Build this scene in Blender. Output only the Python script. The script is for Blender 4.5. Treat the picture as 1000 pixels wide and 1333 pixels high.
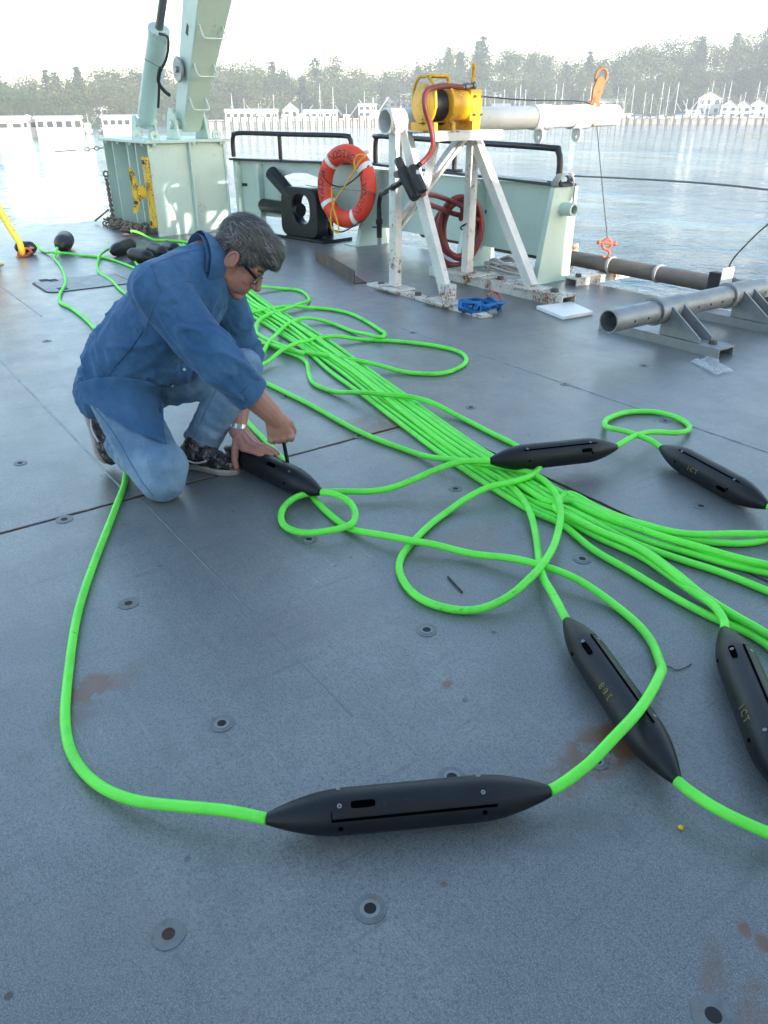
import bpy, bmesh, math, random
import numpy as np
from mathutils import Vector, Matrix, noise
from mathutils.bvhtree import BVHTree
R = math.radians
scene = bpy.context.scene
for _o in list(bpy.data.objects):
    bpy.data.objects.remove(_o)

# ------------------------------------------------------------------ camera
# World axes are the ship's: x runs along the ship (stern at -x), y towards the rail, z up from the deck.
CAM_H = 1.236
CAM_PITCH = math.atan((666.5 - 142.0) / 1005.0)
CAM_YAW = R(54.6)
CAM_ROLL = R(-0.28)
FOCAL_PX = 1005.0
_cy, _sy = math.cos(CAM_YAW), math.sin(CAM_YAW)


def cg(x, y, z=0.0):
    """camera-ground frame (x right, y ahead of the photographer) -> ship frame"""
    return Vector((_cy * x - _sy * y, _sy * x + _cy * y, z))


CF = cg(0, math.cos(CAM_PITCH), -math.sin(CAM_PITCH))
CU = cg(0, math.sin(CAM_PITCH), math.cos(CAM_PITCH))
CR = cg(1, 0, 0)
CC = Vector((0, 0, CAM_H))
cam_data = bpy.data.cameras.new('camera')
cam = bpy.data.objects.new('camera', cam_data)
scene.collection.objects.link(cam)
scene.camera = cam
cam_data.sensor_fit = 'VERTICAL'
cam_data.sensor_height = 24.0
cam_data.lens = 24.0 * FOCAL_PX / 1333.0
cam_data.clip_start = 0.05
cam_data.clip_end = 3000
_cr, _sr = math.cos(CAM_ROLL), math.sin(CAM_ROLL)
_right = CR * _cr + CU * _sr
_up = CU * _cr - CR * _sr
cam.matrix_world = Matrix(((_right.x, _up.x, -CF.x, CC.x), (_right.y, _up.y, -CF.y, CC.y),
                           (_right.z, _up.z, -CF.z, CC.z), (0, 0, 0, 1)))

# ------------------------------------------------------------------ light
HAZE = 0.00105
SUN_EL, SUN_AZ = R(11.0), R(2.0)          # azimuth from +x (behind the photographer) towards +y
world = bpy.data.worlds.new('World')
scene.world = world
world.use_nodes = True
_wn = world.node_tree.nodes
_sky = _wn.new('ShaderNodeTexSky')
_sky.sky_type = 'NISHITA'
_sky.sun_disc = False
_sky.sun_elevation = SUN_EL
_sky.sun_rotation = R(90) - SUN_AZ
_sky.air_density = 1.0
_sky.dust_density = 1.0
_sky.ozone_density = 1.0
world.node_tree.links.new(_sky.outputs[0], _wn['Background'].inputs[0])
_wn['Background'].inputs[1].default_value = 0.15
sun_data = bpy.data.lights.new('sun', 'SUN')
sun_data.energy = 2.6
sun_data.angle = R(0.5)
sun_data.color = (1.0, 0.95, 0.87)
sun = bpy.data.objects.new('sun', sun_data)
scene.collection.objects.link(sun)
TO_SUN = Vector((math.cos(SUN_EL) * math.cos(SUN_AZ), math.cos(SUN_EL) * math.sin(SUN_AZ), math.sin(SUN_EL)))
sun.rotation_euler = TO_SUN.to_track_quat('Z', 'Y').to_euler()
sun.location = (30, 0, 20)
scene.view_settings.view_transform = 'Standard'
scene.view_settings.look = 'None'
scene.view_settings.gamma = 1.0
scene.view_settings.use_curve_mapping = False
scene.view_settings.exposure = 2.28
scene.render.engine = 'CYCLES'
scene.cycles.use_denoising = True
scene.cycles.max_bounces = 6
scene.cycles.diffuse_bounces = 3
scene.cycles.glossy_bounces = 3
scene.cycles.volume_bounces = 0
scene.cycles.sample_clamp_indirect = 6.0
scene.render.resolution_x, scene.render.resolution_y = 768, 1024


# ------------------------------------------------------------------ place finding
def ray(px, py):
    x, y = px - 500.0, py - 666.5
    x, y = _cr * x + _sr * y, -_sr * x + _cr * y
    return CF + CR * (x / FOCAL_PX) - CU * (y / FOCAL_PX)


def G(px, py, z=0.0):
    d = ray(px, py)
    return CC + d * ((z - CAM_H) / d.z)


def AX(px, py, ax, val):
    d = ray(px, py)
    return CC + d * ((val - CC[ax]) / d[ax])


_fg = cg(0, 1, 0)


def J(px, py, dist):
    d = ray(px, py)
    return CC + d * (dist / d.dot(_fg))


# ------------------------------------------------------------------ builders
def V(*a):
    return Vector(a)


def link(o):
    scene.collection.objects.link(o)
    return o


def tag(o, label=None, cat=None, group=None, kind=None):
    if label: o['label'] = label
    if cat: o['category'] = cat
    if group: o['group'] = group
    if kind: o['kind'] = kind
    return o


def thing(name, loc, label, cat, group=None, rz=0.0):
    o = link(bpy.data.objects.new(name, None))
    o.empty_display_size = 0.1
    o.location = loc
    o.rotation_euler = (0, 0, rz)
    return tag(o, label, cat, group)


def wloc(o):
    v = Vector((0, 0, 0))
    while o is not None:
        v = v + o.location
        o = o.parent
    return v


def copy_tree(o, parent=None):
    c = link(o.copy())
    c.parent = parent
    for ch in o.children:
        copy_tree(ch, c)
    return c


def frame_from(axis, hint=(0, 0, 1)):
    z = Vector(axis).normalized()
    h = Vector(hint)
    if abs(z.dot(h.normalized())) > 0.98:
        h = Vector((1, 0, 0))
    x = h.cross(z).normalized()
    y = z.cross(x)
    return x, y, z


class MB:
    def __init__(self):
        self.v, self.f = [], []

    def add(self, vs, fs):
        n = len(self.v)
        self.v.extend([tuple(a) for a in vs])
        self.f.extend([tuple(i + n for i in f) for f in fs])
        return self

    def box(self, lo, hi):
        x0, y0, z0 = lo
        x1, y1, z1 = hi
        return self.add([(x0, y0, z0), (x1, y0, z0), (x1, y1, z0), (x0, y1, z0), (x0, y0, z1), (x1, y0, z1), (x1, y1, z1), (x0, y1, z1)],
                        [(0, 3, 2, 1), (4, 5, 6, 7), (0, 1, 5, 4), (1, 2, 6, 5), (2, 3, 7, 6), (3, 0, 4, 7)])

    def obox(self, c, ax, ay, az, sx, sy, sz):
        c = Vector(c)
        ax, ay, az = (Vector(a).normalized() for a in (ax, ay, az))
        vs = []
        for k in (-1, 1):
            for i, j in ((-1, -1), (1, -1), (1, 1), (-1, 1)):
                vs.append(c + ax * (i * sx / 2) + ay * (j * sy / 2) + az * (k * sz / 2))
        return self.add(vs, [(0, 3, 2, 1), (4, 5, 6, 7), (0, 1, 5, 4), (1, 2, 6, 5), (2, 3, 7, 6), (3, 0, 4, 7)])

    def bar(self, p0, p1, w, d, hint=(0, 0, 1)):
        p0, p1 = Vector(p0), Vector(p1)
        x, y, z = frame_from(p1 - p0, hint)
        return self.obox((p0 + p1) / 2, x, y, z, w, d, (p1 - p0).length)

    def cyl(self, p0, p1, r0, r1=None, n=16, caps=True):
        r1 = r0 if r1 is None else r1
        p0, p1 = Vector(p0), Vector(p1)
        x, y, z = frame_from(p1 - p0)
        vs, fs = [], []
        for p, r in ((p0, r0), (p1, r1)):
            for i in range(n):
                a = 2 * math.pi * i / n
                vs.append(p + x * (r * math.cos(a)) + y * (r * math.sin(a)))
        for i in range(n):
            j = (i + 1) % n
            fs.append((i, j, n + j, n + i))
        if caps:
            fs.append(tuple(range(n - 1, -1, -1)))
            fs.append(tuple(range(n, 2 * n)))
        return self.add(vs, fs)

    def lathe(self, p0, axis, prof, n=20, hint=(0, 0, 1), close=False):
        """prof: list of (t along axis, radius); an open profile whose ends at r=0 close themselves"""
        p0 = Vector(p0)
        x, y, z = frame_from(axis, hint)
        vs, fs = [], []
        for t, r in prof:
            for i in range(n):
                a = 2 * math.pi * i / n
                vs.append(p0 + z * t + x * (r * math.cos(a)) + y * (r * math.sin(a)))
        m = len(prof)
        rng = range(m) if close else range(m - 1)
        for k in rng:
            k2 = (k + 1) % m
            for i in range(n):
                j = (i + 1) % n
                fs.append((k * n + i, k * n + j, k2 * n + j, k2 * n + i))
        return self.add(vs, fs)

    def pipe(self, p0, p1, ro, ri, n=24):
        """an open tube with wall thickness"""
        L = (Vector(p1) - Vector(p0)).length
        return self.lathe(p0, Vector(p1) - Vector(p0), [(0, ri), (0, ro), (L, ro), (L, ri)], n, close=True)

    def tube(self, pts, r, n=8, closed=False, caps=True):
        pts = [Vector(p) for p in pts]
        m = len(pts)
        rs = r if isinstance(r, (list, tuple)) else [r] * m
        vs, fs = [], []
        prev = None
        for k in range(m):
            if closed:
                t = (pts[(k + 1) % m] - pts[k - 1])
            else:
                t = pts[min(k + 1, m - 1)] - pts[max(k - 1, 0)]
            t = t.normalized() if t.length > 1e-9 else Vector((0, 0, 1))
            if prev is None:
                x, y, _ = frame_from(t)
            else:
                x = prev - t * prev.dot(t)
                x = x.normalized() if x.length > 1e-6 else frame_from(t)[0]
                y = t.cross(x)
            prev = x
            for i in range(n):
                a = 2 * math.pi * i / n
                vs.append(pts[k] + x * (rs[k] * math.cos(a)) + y * (rs[k] * math.sin(a)))
        for k in range(m if closed else m - 1):
            k2 = (k + 1) % m
            for i in range(n):
                j = (i + 1) % n
                fs.append((k * n + i, k * n + j, k2 * n + j, k2 * n + i))
        if caps and not closed:
            fs.append(tuple(range(n - 1, -1, -1)))
            fs.append(tuple(range((m - 1) * n, m * n)))
        return self.add(vs, fs)

    def ell(self, c, rad, axes=None, nu=16, nv=10):
        c = Vector(c)
        if not isinstance(rad, (tuple, list)):
            rad = (rad, rad, rad)
        ax = [Vector(a) for a in (axes or ((1, 0, 0), (0, 1, 0), (0, 0, 1)))]
        vs, fs = [c + ax[2] * rad[2]], []
        for k in range(1, nv):
            th = math.pi * k / nv
            for i in range(nu):
                a = 2 * math.pi * i / nu
                vs.append(c + ax[0] * (rad[0] * math.sin(th) * math.cos(a)) + ax[1] * (rad[1] * math.sin(th) * math.sin(a)) + ax[2] * (rad[2] * math.cos(th)))
        vs.append(c - ax[2] * rad[2])
        for i in range(nu):
            j = (i + 1) % nu
            fs.append((0, 1 + i, 1 + j))
            for k in range(nv - 2):
                a, b = 1 + k * nu, 1 + (k + 1) * nu
                fs.append((a + i, b + i, b + j, a + j))
            fs.append((len(vs) - 1, 1 + (nv - 2) * nu + j, 1 + (nv - 2) * nu + i))
        return self.add(vs, fs)

    def cap(self, p0, p1, r0, r1=None):
        r1 = r0 if r1 is None else r1
        self.ell(p0, r0, nu=14, nv=10)
        self.ell(p1, r1, nu=14, nv=10)
        return self.cyl(p0, p1, r0, r1, 14)

    def chain(self, pts, rs):
        for a, b, r, s in zip(pts, pts[1:], rs, rs[1:]):
            self.cap(a, b, r, s)
        return self

    def prism(self, poly, o, ax, ay, az, t):
        """2-D outline in the (ax, ay) plane at o, thickness t along az (from 0)"""
        o, ax, ay, az = Vector(o), Vector(ax), Vector(ay), Vector(az)
        n = len(poly)
        vs = [o + ax * a + ay * b for a, b in poly] + [o + ax * a + ay * b + az * t for a, b in poly]
        fs = [tuple(range(n - 1, -1, -1)), tuple(range(n, 2 * n))]
        for i in range(n):
            j = (i + 1) % n
            fs.append((i, j, n + j, n + i))
        return self.add(vs, fs)

    def ringprism(self, outer, inner, o, ax, ay, az, t):
        """outline with a hole (same number of points)"""
        o, ax, ay, az = Vector(o), Vector(ax), Vector(ay), Vector(az)
        n = len(outer)
        P = lambda q, h: o + ax * q[0] + ay * q[1] + az * h
        vs = [P(q, 0) for q in outer] + [P(q, 0) for q in inner] + [P(q, t) for q in outer] + [P(q, t) for q in inner]
        fs = []
        for i in range(n):
            j = (i + 1) % n
            fs += [(i, n + i, n + j, j), (2 * n + i, 2 * n + j, 3 * n + j, 3 * n + i), (i, j, 2 * n + j, 2 * n + i), (n + i, 3 * n + i, 3 * n + j, n + j)]
        return self.add(vs, fs)

    def mesh(self, name, origin=(0, 0, 0)):
        me = bpy.data.meshes.new(name)
        o = Vector(origin)
        me.from_pydata([(a[0] - o.x, a[1] - o.y, a[2] - o.z) for a in self.v], [], self.f)
        me.update()
        bm = bmesh.new()
        bm.from_mesh(me)
        bmesh.ops.recalc_face_normals(bm, faces=bm.faces)
        bm.to_mesh(me)
        bm.free()
        return me

    def build(self, name, mat, parent=None, smooth=None, bevel=0.0, loc=None, seg=2):
        org = wloc(parent) if parent is not None else (Vector(loc) if loc is not None else Vector((0, 0, 0)))
        me = self.mesh(name, org)
        o = link(bpy.data.objects.new(name, me))
        if parent is not None:
            o.parent = parent
        else:
            o.location = org
        finish(o, mat, smooth, bevel, seg)
        return o


def finish(o, mat, smooth=None, bevel=0.0, seg=2):
    me = o.data
    if mat is not None:
        me.materials.append(mat)
    if smooth is not None:
        me.polygons.foreach_set('use_smooth', [True] * len(me.polygons))
        if smooth < 179:
            me.set_sharp_from_angle(angle=R(smooth))
    if bevel > 0:
        m = o.modifiers.new('bevel', 'BEVEL')
        m.width = bevel
        m.segments = seg
        m.limit_method = 'ANGLE'
        m.angle_limit = R(40)
        m.harden_normals = False
    return o


def remeshed(mb, voxel, smooth=3, fac=0.5):
    """union of closed shapes -> one continuous skin"""
    me = mb.mesh('tmp')
    o = link(bpy.data.objects.new('tmp', me))
    m = o.modifiers.new('r', 'REMESH')
    m.mode = 'VOXEL'
    m.voxel_size = voxel
    m.use_smooth_shade = True
    if smooth:
        s = o.modifiers.new('s', 'SMOOTH')
        s.factor = fac
        s.iterations = smooth
    dg = bpy.context.evaluated_depsgraph_get()
    dg.update()
    out = bpy.data.meshes.new_from_object(o.evaluated_get(dg))
    bpy.data.objects.remove(o)
    bpy.data.meshes.remove(me)
    return out


def displaced(me, fn):
    n = len(me.vertices)
    co = np.empty(n * 3); me.vertices.foreach_get('co', co); co = co.reshape(-1, 3)
    no = np.empty(n * 3); me.vertex_normals.foreach_get('vector', no); no = no.reshape(-1, 3)
    d = np.array([fn(Vector(c), Vector(k)) for c, k in zip(co, no)])
    co = co + no * d[:, None]
    me.vertices.foreach_set('co', co.ravel())
    me.update()
    return me


def place_mesh(name, me, mat, parent, smooth=180):
    org = wloc(parent)
    me.transform(Matrix.Translation(-org))
    me.name = name
    o = link(bpy.data.objects.new(name, me))
    o.parent = parent
    me.materials.clear()
    me.materials.append(mat)
    me.polygons.foreach_set('use_smooth', [True] * len(me.polygons))
    if smooth < 179:
        me.set_sharp_from_angle(angle=R(smooth))
    return o


def spline(pts, step=0.02, closed=False):
    """Catmull-Rom through pts, resampled about every step"""
    P = [Vector(p) for p in pts]
    n = len(P)
    out = []
    rng = range(n if closed else n - 1)
    for i in rng:
        if closed:
            a, b, c, d = P[(i - 1) % n], P[i], P[(i + 1) % n], P[(i + 2) % n]
        else:
            a, b, c, d = P[max(i - 1, 0)], P[i], P[i + 1], P[min(i + 2, n - 1)]
        m = max(2, int((c - b).length / step))
        for k in range(m):
            t = k / m
            out.append(0.5 * ((2 * b) + (c - a) * t + (2 * a - 5 * b + 4 * c - d) * t * t + (3 * b - a - 3 * c + d) * t ** 3))
    if not closed:
        out.append(P[-1])
    return out

# ------------------------------------------------------------------ materials
class NT:
    """small helper over a material's node tree"""
    def __init__(self, name):
        self.m = bpy.data.materials.new(name)
        self.m.use_nodes = True
        self.t = self.m.node_tree
        self.n = self.t.nodes
        self.b = self.n['Principled BSDF']
        self._tc = None

    def link(self, a, b):
        self.t.links.new(a, b)

    def coord(self, kind='Object'):
        if self._tc is None:
            self._tc = self.n.new('ShaderNodeTexCoord')
        return self._tc.outputs[kind]

    def val(self, x, sock):
        if isinstance(x, (int, float)):
            sock.default_value = x
        elif isinstance(x, (tuple, list)):
            sock.default_value = tuple(x) + ((1,) if len(x) == 3 and len(sock.default_value) == 4 else ())
        else:
            self.link(x, sock)

    def noise(self, scale, detail=4, rough=0.55, vec=None, dist=0.0, out='Fac'):
        k = self.n.new('ShaderNodeTexNoise')
        k.inputs['Scale'].default_value = scale
        k.inputs['Detail'].default_value = detail
        k.inputs['Roughness'].default_value = rough
        k.inputs['Distortion'].default_value = dist
        self.link(vec if vec is not None else self.coord(), k.inputs['Vector'])
        return k.outputs[out]

    def voronoi(self, scale, vec=None, feature='F1', out='Distance', rnd=1.0):
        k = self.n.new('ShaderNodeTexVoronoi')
        k.feature = feature
        k.inputs['Scale'].default_value = scale
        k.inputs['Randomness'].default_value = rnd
        self.link(vec if vec is not None else self.coord(), k.inputs['Vector'])
        return k.outputs[out]

    def ramp(self, fac, lo, hi, a=0.0, b=1.0):
        k = self.n.new('ShaderNodeMapRange')
        k.clamp = True
        k.interpolation_type = 'SMOOTHSTEP'
        self.link(fac, k.inputs['Value'])
        k.inputs['From Min'].default_value = lo
        k.inputs['From Max'].default_value = hi
        k.inputs['To Min'].default_value = a
        k.inputs['To Max'].default_value = b
        return k.outputs['Result']

    def math(self, op, a, b=0.0, c=None):
        k = self.n.new('ShaderNodeMath')
        k.operation = op
        self.val(a, k.inputs[0])
        self.val(b, k.inputs[1])
        if c is not None: self.val(c, k.inputs[2])
        return k.outputs[0]

    def mix(self, fac, a, b, mode='MIX'):
        k = self.n.new('ShaderNodeMix')
        k.data_type = 'RGBA'
        k.blend_type = mode
        self.val(fac, k.inputs[0])
        self.val(a, k.inputs[6])
        self.val(b, k.inputs[7])
        return k.outputs[2]

    def scaled(self, s, vec=None, rot=(0, 0, 0), loc=(0, 0, 0)):
        k = self.n.new('ShaderNodeMapping')
        k.inputs['Scale'].default_value = s
        k.inputs['Rotation'].default_value = rot
        k.inputs['Location'].default_value = loc
        self.link(vec if vec is not None else self.coord(), k.inputs['Vector'])
        return k.outputs[0]

    def bump(self, h, strength=0.3, dist=0.01, prev=None):
        k = self.n.new('ShaderNodeBump')
        k.inputs['Strength'].default_value = strength
        k.inputs['Distance'].default_value = dist
        self.link(h, k.inputs['Height'])
        if prev is not None: self.link(prev, k.inputs['Normal'])
        return k.outputs[0]

    def out(self, col=None, rough=None, metal=None, normal=None, spec=None, **kw):
        b = self.b
        if col is not None: self.val(col, b.inputs['Base Color'])
        if rough is not None: self.val(rough, b.inputs['Roughness'])
        if metal is not None: self.val(metal, b.inputs['Metallic'])
        if normal is not None: self.link(normal, b.inputs['Normal'])
        if spec is not None: self.val(spec, b.inputs['Specular IOR Level'])
        for k, v in kw.items(): self.val(v, b.inputs[k.replace('_', ' ')])
        return self.m


RUST = (0.13, 0.045, 0.018)


def paint(name, col, rough=0.5, rust=0.0, dirt=0.25, metal=0.0, scale=1.0, bump=0.15, spec=0.5, rustcol=RUST):
    """painted metal: uneven coat, dirt, chips that show rust"""
    k = NT(name)
    vec = k.coord()
    big = k.noise(3.0 * scale, 5, 0.6, vec)
    fine = k.noise(60 * scale, 3, 0.6, vec)
    dark = tuple(c * 0.62 for c in col)
    c = k.mix(k.math('MULTIPLY', k.ramp(big, 0.42, 0.72), dirt), col, dark)
    c = k.mix(k.math('MULTIPLY', k.ramp(fine, 0.55, 0.75), dirt * 0.6), c, tuple(x * 0.5 for x in col))
    h = fine
    rr = k.math('ADD', k.math('MULTIPLY', big, 0.25), rough - 0.12)
    if rust > 0:
        n1 = k.noise(14 * scale, 8, 0.7, vec, 0.3)
        n2 = k.noise(2.2 * scale, 3, 0.5, vec)
        chip = k.math('ADD', k.math('MULTIPLY', n1, 0.7), k.math('MULTIPLY', n2, 0.5))
        t = 0.80 - 0.22 * rust
        msk = k.ramp(chip, t, t + 0.035)
        halo = k.ramp(chip, t - 0.06, t + 0.02)
        c = k.mix(k.math('MULTIPLY', halo, 0.45), c, (0.30, 0.15, 0.07))
        rc = k.mix(k.noise(40 * scale, 4), rustcol, tuple(x * 2.4 for x in rustcol))
        c = k.mix(msk, c, rc)
        rr = k.math('ADD', rr, k.math('MULTIPLY', msk, 0.3))
        h = k.math('SUBTRACT', fine, k.math('MULTIPLY', msk, 0.8))
    return k.out(c, rr, metal, k.bump(h, bump, 0.004), spec)


def plain(name, col, rough=0.5, metal=0.0, var=0.2, scale=20, bump=0.1, spec=0.5):
    k = NT(name)
    n = k.noise(scale, 4)
    c = k.mix(k.math('MULTIPLY', k.ramp(n, 0.35, 0.7), var), col, tuple(x * 0.55 for x in col))
    return k.out(c, rough, metal, k.bump(k.noise(scale * 6, 3), bump, 0.003), spec)


M = {}


def deck_material():
    k = NT('deck_paint')
    pos = k.coord('Object')
    big = k.noise(0.9, 5, 0.6, pos)
    mid = k.noise(5.5, 6, 0.65, pos)
    mot = k.noise(38, 5, 0.72, pos)
    fine = k.noise(120, 4, 0.7, pos)
    grit = k.noise(330, 2, 0.6, pos)
    base = k.mix(k.ramp(big, 0.36, 0.64), (0.112, 0.119, 0.119), (0.182, 0.184, 0.178))
    base = k.mix(k.math('MULTIPLY', k.ramp(mid, 0.36, 0.66), 0.42), base, (0.088, 0.096, 0.101))
    base = k.mix(k.math('MULTIPLY', k.ramp(mot, 0.42, 0.70), 0.40), base, (0.066, 0.073, 0.078))
    base = k.mix(k.math('MULTIPLY', k.ramp(fine, 0.45, 0.64), 0.62), base, (0.048, 0.054, 0.060))
    base = k.mix(k.math('MULTIPLY', k.ramp(grit, 0.46, 0.62), 0.46), base, (0.30, 0.308, 0.305))
    # paint worn thin and scuffed in swept streaks along and across the ship
    st = k.noise(1.0, 6, 0.72, k.scaled((1.2, 26, 1), pos), 0.4)
    base = k.mix(k.math('MULTIPLY', k.ramp(st, 0.56, 0.72), 0.30), base, (0.25, 0.255, 0.25))
    st2 = k.noise(1.0, 5, 0.7, k.scaled((30, 2.0, 1), pos, (0, 0, R(24))), 0.4)
    base = k.mix(k.math('MULTIPLY', k.ramp(st2, 0.56, 0.70), 0.40), base, (0.062, 0.068, 0.074))
    scr = k.noise(1.0, 3, 0.6, k.scaled((3, 150, 1), pos, (0, 0, R(-31))), 0.8)
    base = k.mix(k.math('MULTIPLY', k.math('MULTIPLY', k.ramp(scr, 0.66, 0.72), k.ramp(k.noise(1.7, 2, .5, pos), .5, .6)), 0.5), base, (0.33, 0.34, 0.34))
    # dark oil blotches, chipped patches and small brown flecks
    bl = k.noise(2.3, 6, 0.7, k.scaled((1, 1, 1), pos, loc=(7, 3, 0)))
    base = k.mix(k.math('MULTIPLY', k.ramp(bl, 0.55, 0.70), 0.45), base, (0.066, 0.068, 0.070))
    wm = k.noise(1.6, 5, 0.7, k.scaled((1, 1, 1), pos, loc=(3, 8, 0)))
    base = k.mix(k.math('MULTIPLY', k.ramp(wm, 0.54, 0.70), 0.32), base, (0.170, 0.140, 0.115))
    ch_ = k.noise(13, 6, 0.75, k.scaled((1, 1, 1), pos, loc=(1, 2, 0)))
    base = k.mix(k.math('MULTIPLY', k.ramp(ch_, 0.67, 0.70), 0.7), base, (0.055, 0.050, 0.048))
    fl = k.voronoi(9.0, pos)
    flm = k.math('MULTIPLY', k.ramp(fl, 0.085, 0.05), k.ramp(k.noise(3.1, 2, 0.5, k.scaled((1, 1, 1), pos, loc=(2, 9, 0))), 0.52, 0.6))
    base = k.mix(flm, base, (0.055, 0.040, 0.030))
    # rust stains with a place of their own: (x, y, half x, half y, turn, strength)
    sep = k.n.new('ShaderNodeSeparateXYZ')
    k.link(pos, sep.inputs[0])
    warp = k.noise(16, 5, 0.7, pos)
    warp2 = k.noise(5, 4, 0.7, pos)
    for (sx, sy, hx, hy, rot, st_) in STAINS:
        mp = k.scaled((1 / hx, 1 / hy, 1), None)
        tr = k.n.new('ShaderNodeVectorMath'); tr.operation = 'SUBTRACT'
        k.link(pos, tr.inputs[0]); tr.inputs[1].default_value = (sx, sy, 0)
        rt = k.n.new('ShaderNodeVectorRotate'); rt.rotation_type = 'Z_AXIS'; rt.inputs['Angle'].default_value = -rot
        k.link(tr.outputs[0], rt.inputs['Vector'])
        sc = k.n.new('ShaderNodeVectorMath'); sc.operation = 'MULTIPLY'
        k.link(rt.outputs[0], sc.inputs[0]); sc.inputs[1].default_value = (1 / hx, 1 / hy, 0)
        ln = k.n.new('ShaderNodeVectorMath'); ln.operation = 'LENGTH'
        k.link(sc.outputs[0], ln.inputs[0])
        d = k.math('ADD', ln.outputs['Value'], k.math('MULTIPLY', k.math('SUBTRACT', warp2, 0.5), 1.6))
        ms = k.ramp(d, 1.10, 0.45)
        ms = k.math('MULTIPLY', ms, k.ramp(warp, 0.38, 0.52))
        base = k.mix(k.math('MULTIPLY', ms, st_), base, k.mix(warp, (0.085, 0.036, 0.018), (0.185, 0.085, 0.042)))
    rough = k.math('ADD', k.ramp(mid, 0.3, 0.7, 0.0, 0.07), k.ramp(big, 0.3, 0.7, 0.0, 0.05))
    rough = k.math('ADD', rough, 0.27)
    rough = k.math('ADD', rough, k.math('MULTIPLY', k.ramp(st, 0.50, 0.72), 0.05))
    h = k.math('ADD', k.math('MULTIPLY', fine, 0.6), k.math('MULTIPLY', grit, 0.5))
    nb = k.bump(h, 0.45, 0.002)
    nb = k.bump(mid, 0.10, 0.02, nb)
    return k.out(base, rough, 0.0, nb, 0.8)


def cable_material():
    k = NT('green_jacket')
    n = k.noise(7, 6, 0.7)
    s = k.noise(26, 5, 0.75, None, 0.5)
    c = k.mix(k.math('MULTIPLY', k.ramp(n, 0.4, 0.75), 0.65), (0.160, 0.86, 0.075), (0.100, 0.58, 0.055))
    c = k.mix(k.math('MULTIPLY', k.math('MULTIPLY', k.ramp(s, 0.58, 0.70), k.ramp(k.noise(3.4, 3), 0.54, 0.64)), 0.75), c, (0.03, 0.05, 0.03))
    return k.out(c, 0.5, 0, k.bump(k.noise(300, 2), 0.2, 0.001), 0.4)


def denim(name, col, light, fade):
    k = NT(name)
    pos = k.coord()
    weave = k.noise(420, 2, 0.6, k.scaled((1, 1, 2.4), pos))
    med = k.noise(55, 5, 0.7, pos)
    big = k.noise(7, 4, 0.6, pos)
    c = k.mix(k.math('MULTIPLY', k.ramp(big, 0.35, 0.65), fade * .5), col, light)
    c = k.mix(k.math('MULTIPLY', k.ramp(med, 0.40, 0.75), 0.28), c, tuple(x * 0.55 for x in col))
    c = k.mix(k.math('MULTIPLY', k.ramp(weave, 0.45, 0.7), 0.35), c, light)
    nb = k.bump(weave, 0.35, 0.0015)
    nb = k.bump(med, 0.25, 0.006, nb)
    return k.out(c, 0.9, 0, nb, 0.12, Sheen_Weight=0.15)


def water_material():
    k = NT('harbour_water')
    pos = k.coord('Object')
    a = k.noise(0.55, 5, 0.62, k.scaled((1, 1, 1), pos), 0.6)
    b = k.noise(2.2, 4, 0.6, k.scaled((1.0, 1.6, 1), pos, (0, 0, R(40))), 0.3)
    c = k.noise(0.12, 3, 0.5, pos)
    h = k.math('ADD', k.math('MULTIPLY', a, 0.75), k.math('MULTIPLY', b, 0.22))
    h = k.math('ADD', h, k.math('MULTIPLY', c, 0.9))
    patch = k.ramp(k.noise(0.035, 3, 0.6, k.scaled((1, 2.2, 1), pos, (0, 0, R(35)))), 0.36, 0.64, 0.35, 1.25)
    h = k.math('MULTIPLY', h, patch)
    nb = k.bump(h, 0.8, 0.36)
    return k.out((0.018, 0.066, 0.105), 0.05, 0, nb, 0.5, IOR=1.333)


def leaf_material(name, a, b):
    k = NT(name)
    info = k.n.new('ShaderNodeObjectInfo')
    n = k.noise(0.9, 3, 0.6)
    c = k.mix(k.ramp(n, 0.35, 0.65), a, b)
    c = k.mix(k.math('MULTIPLY', info.outputs['Random'], 0.6), c, tuple((x + y) * 0.32 for x, y in zip(a, b)))
    return k.out(c, 0.8, 0, None, 0.15)


def G2(px, py):
    p = G(px, py)
    return (p.x, p.y)


STAINS = [
    G2(118, 893) + (0.06, 0.085, 0.2, 1.0), G2(128, 905) + (0.06, 0.16, 0.5, 0.5),
    G2(775, 985) + (0.075, 0.15, 0.1, 1.0), G2(800, 968) + (0.05, 0.07, 0.3, 1.0),
    G2(505, 553) + (0.09, 0.30, 0.05, 0.95), G2(470, 548) + (0.06, 0.16, 0.05, 0.7), G2(620, 700) + (0.10, 0.16, 0.3, 0.35), G2(560, 712) + (0.08, 0.15, 0.3, 0.30),
    G2(582, 891) + (0.016, 0.020, 0.3, 0.9), G2(968, 1207) + (0.011, 0.022, 0.9, 0.9), G2(995, 1228) + (0.016, 0.022, 0.9, 0.9),
    G2(578, 1151) + (0.008, 0.008, 0, 0.9), G2(930, 1275) + (0.03, 0.07, 0.6, 0.45), G2(735, 497) + (0.04, 0.10, 0, 0.45),
    G2(980, 1310) + (0.03, 0.06, 0.6, 0.4), G2(660, 545) + (0.1, 0.2, 0.3, 0.3),
    (-2.55, 0.75, .016, .55, 0, 0.8), (-2.55, 0.1, .012, .4, 0, 0.6), (-2.55, 1.7, .012, .3, 0, 0.5), (-1.5, 2.03, .35, .014, 0, 0.8), (-0.7, 2.03, .4, .010, 0, 0.6),
]

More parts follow.
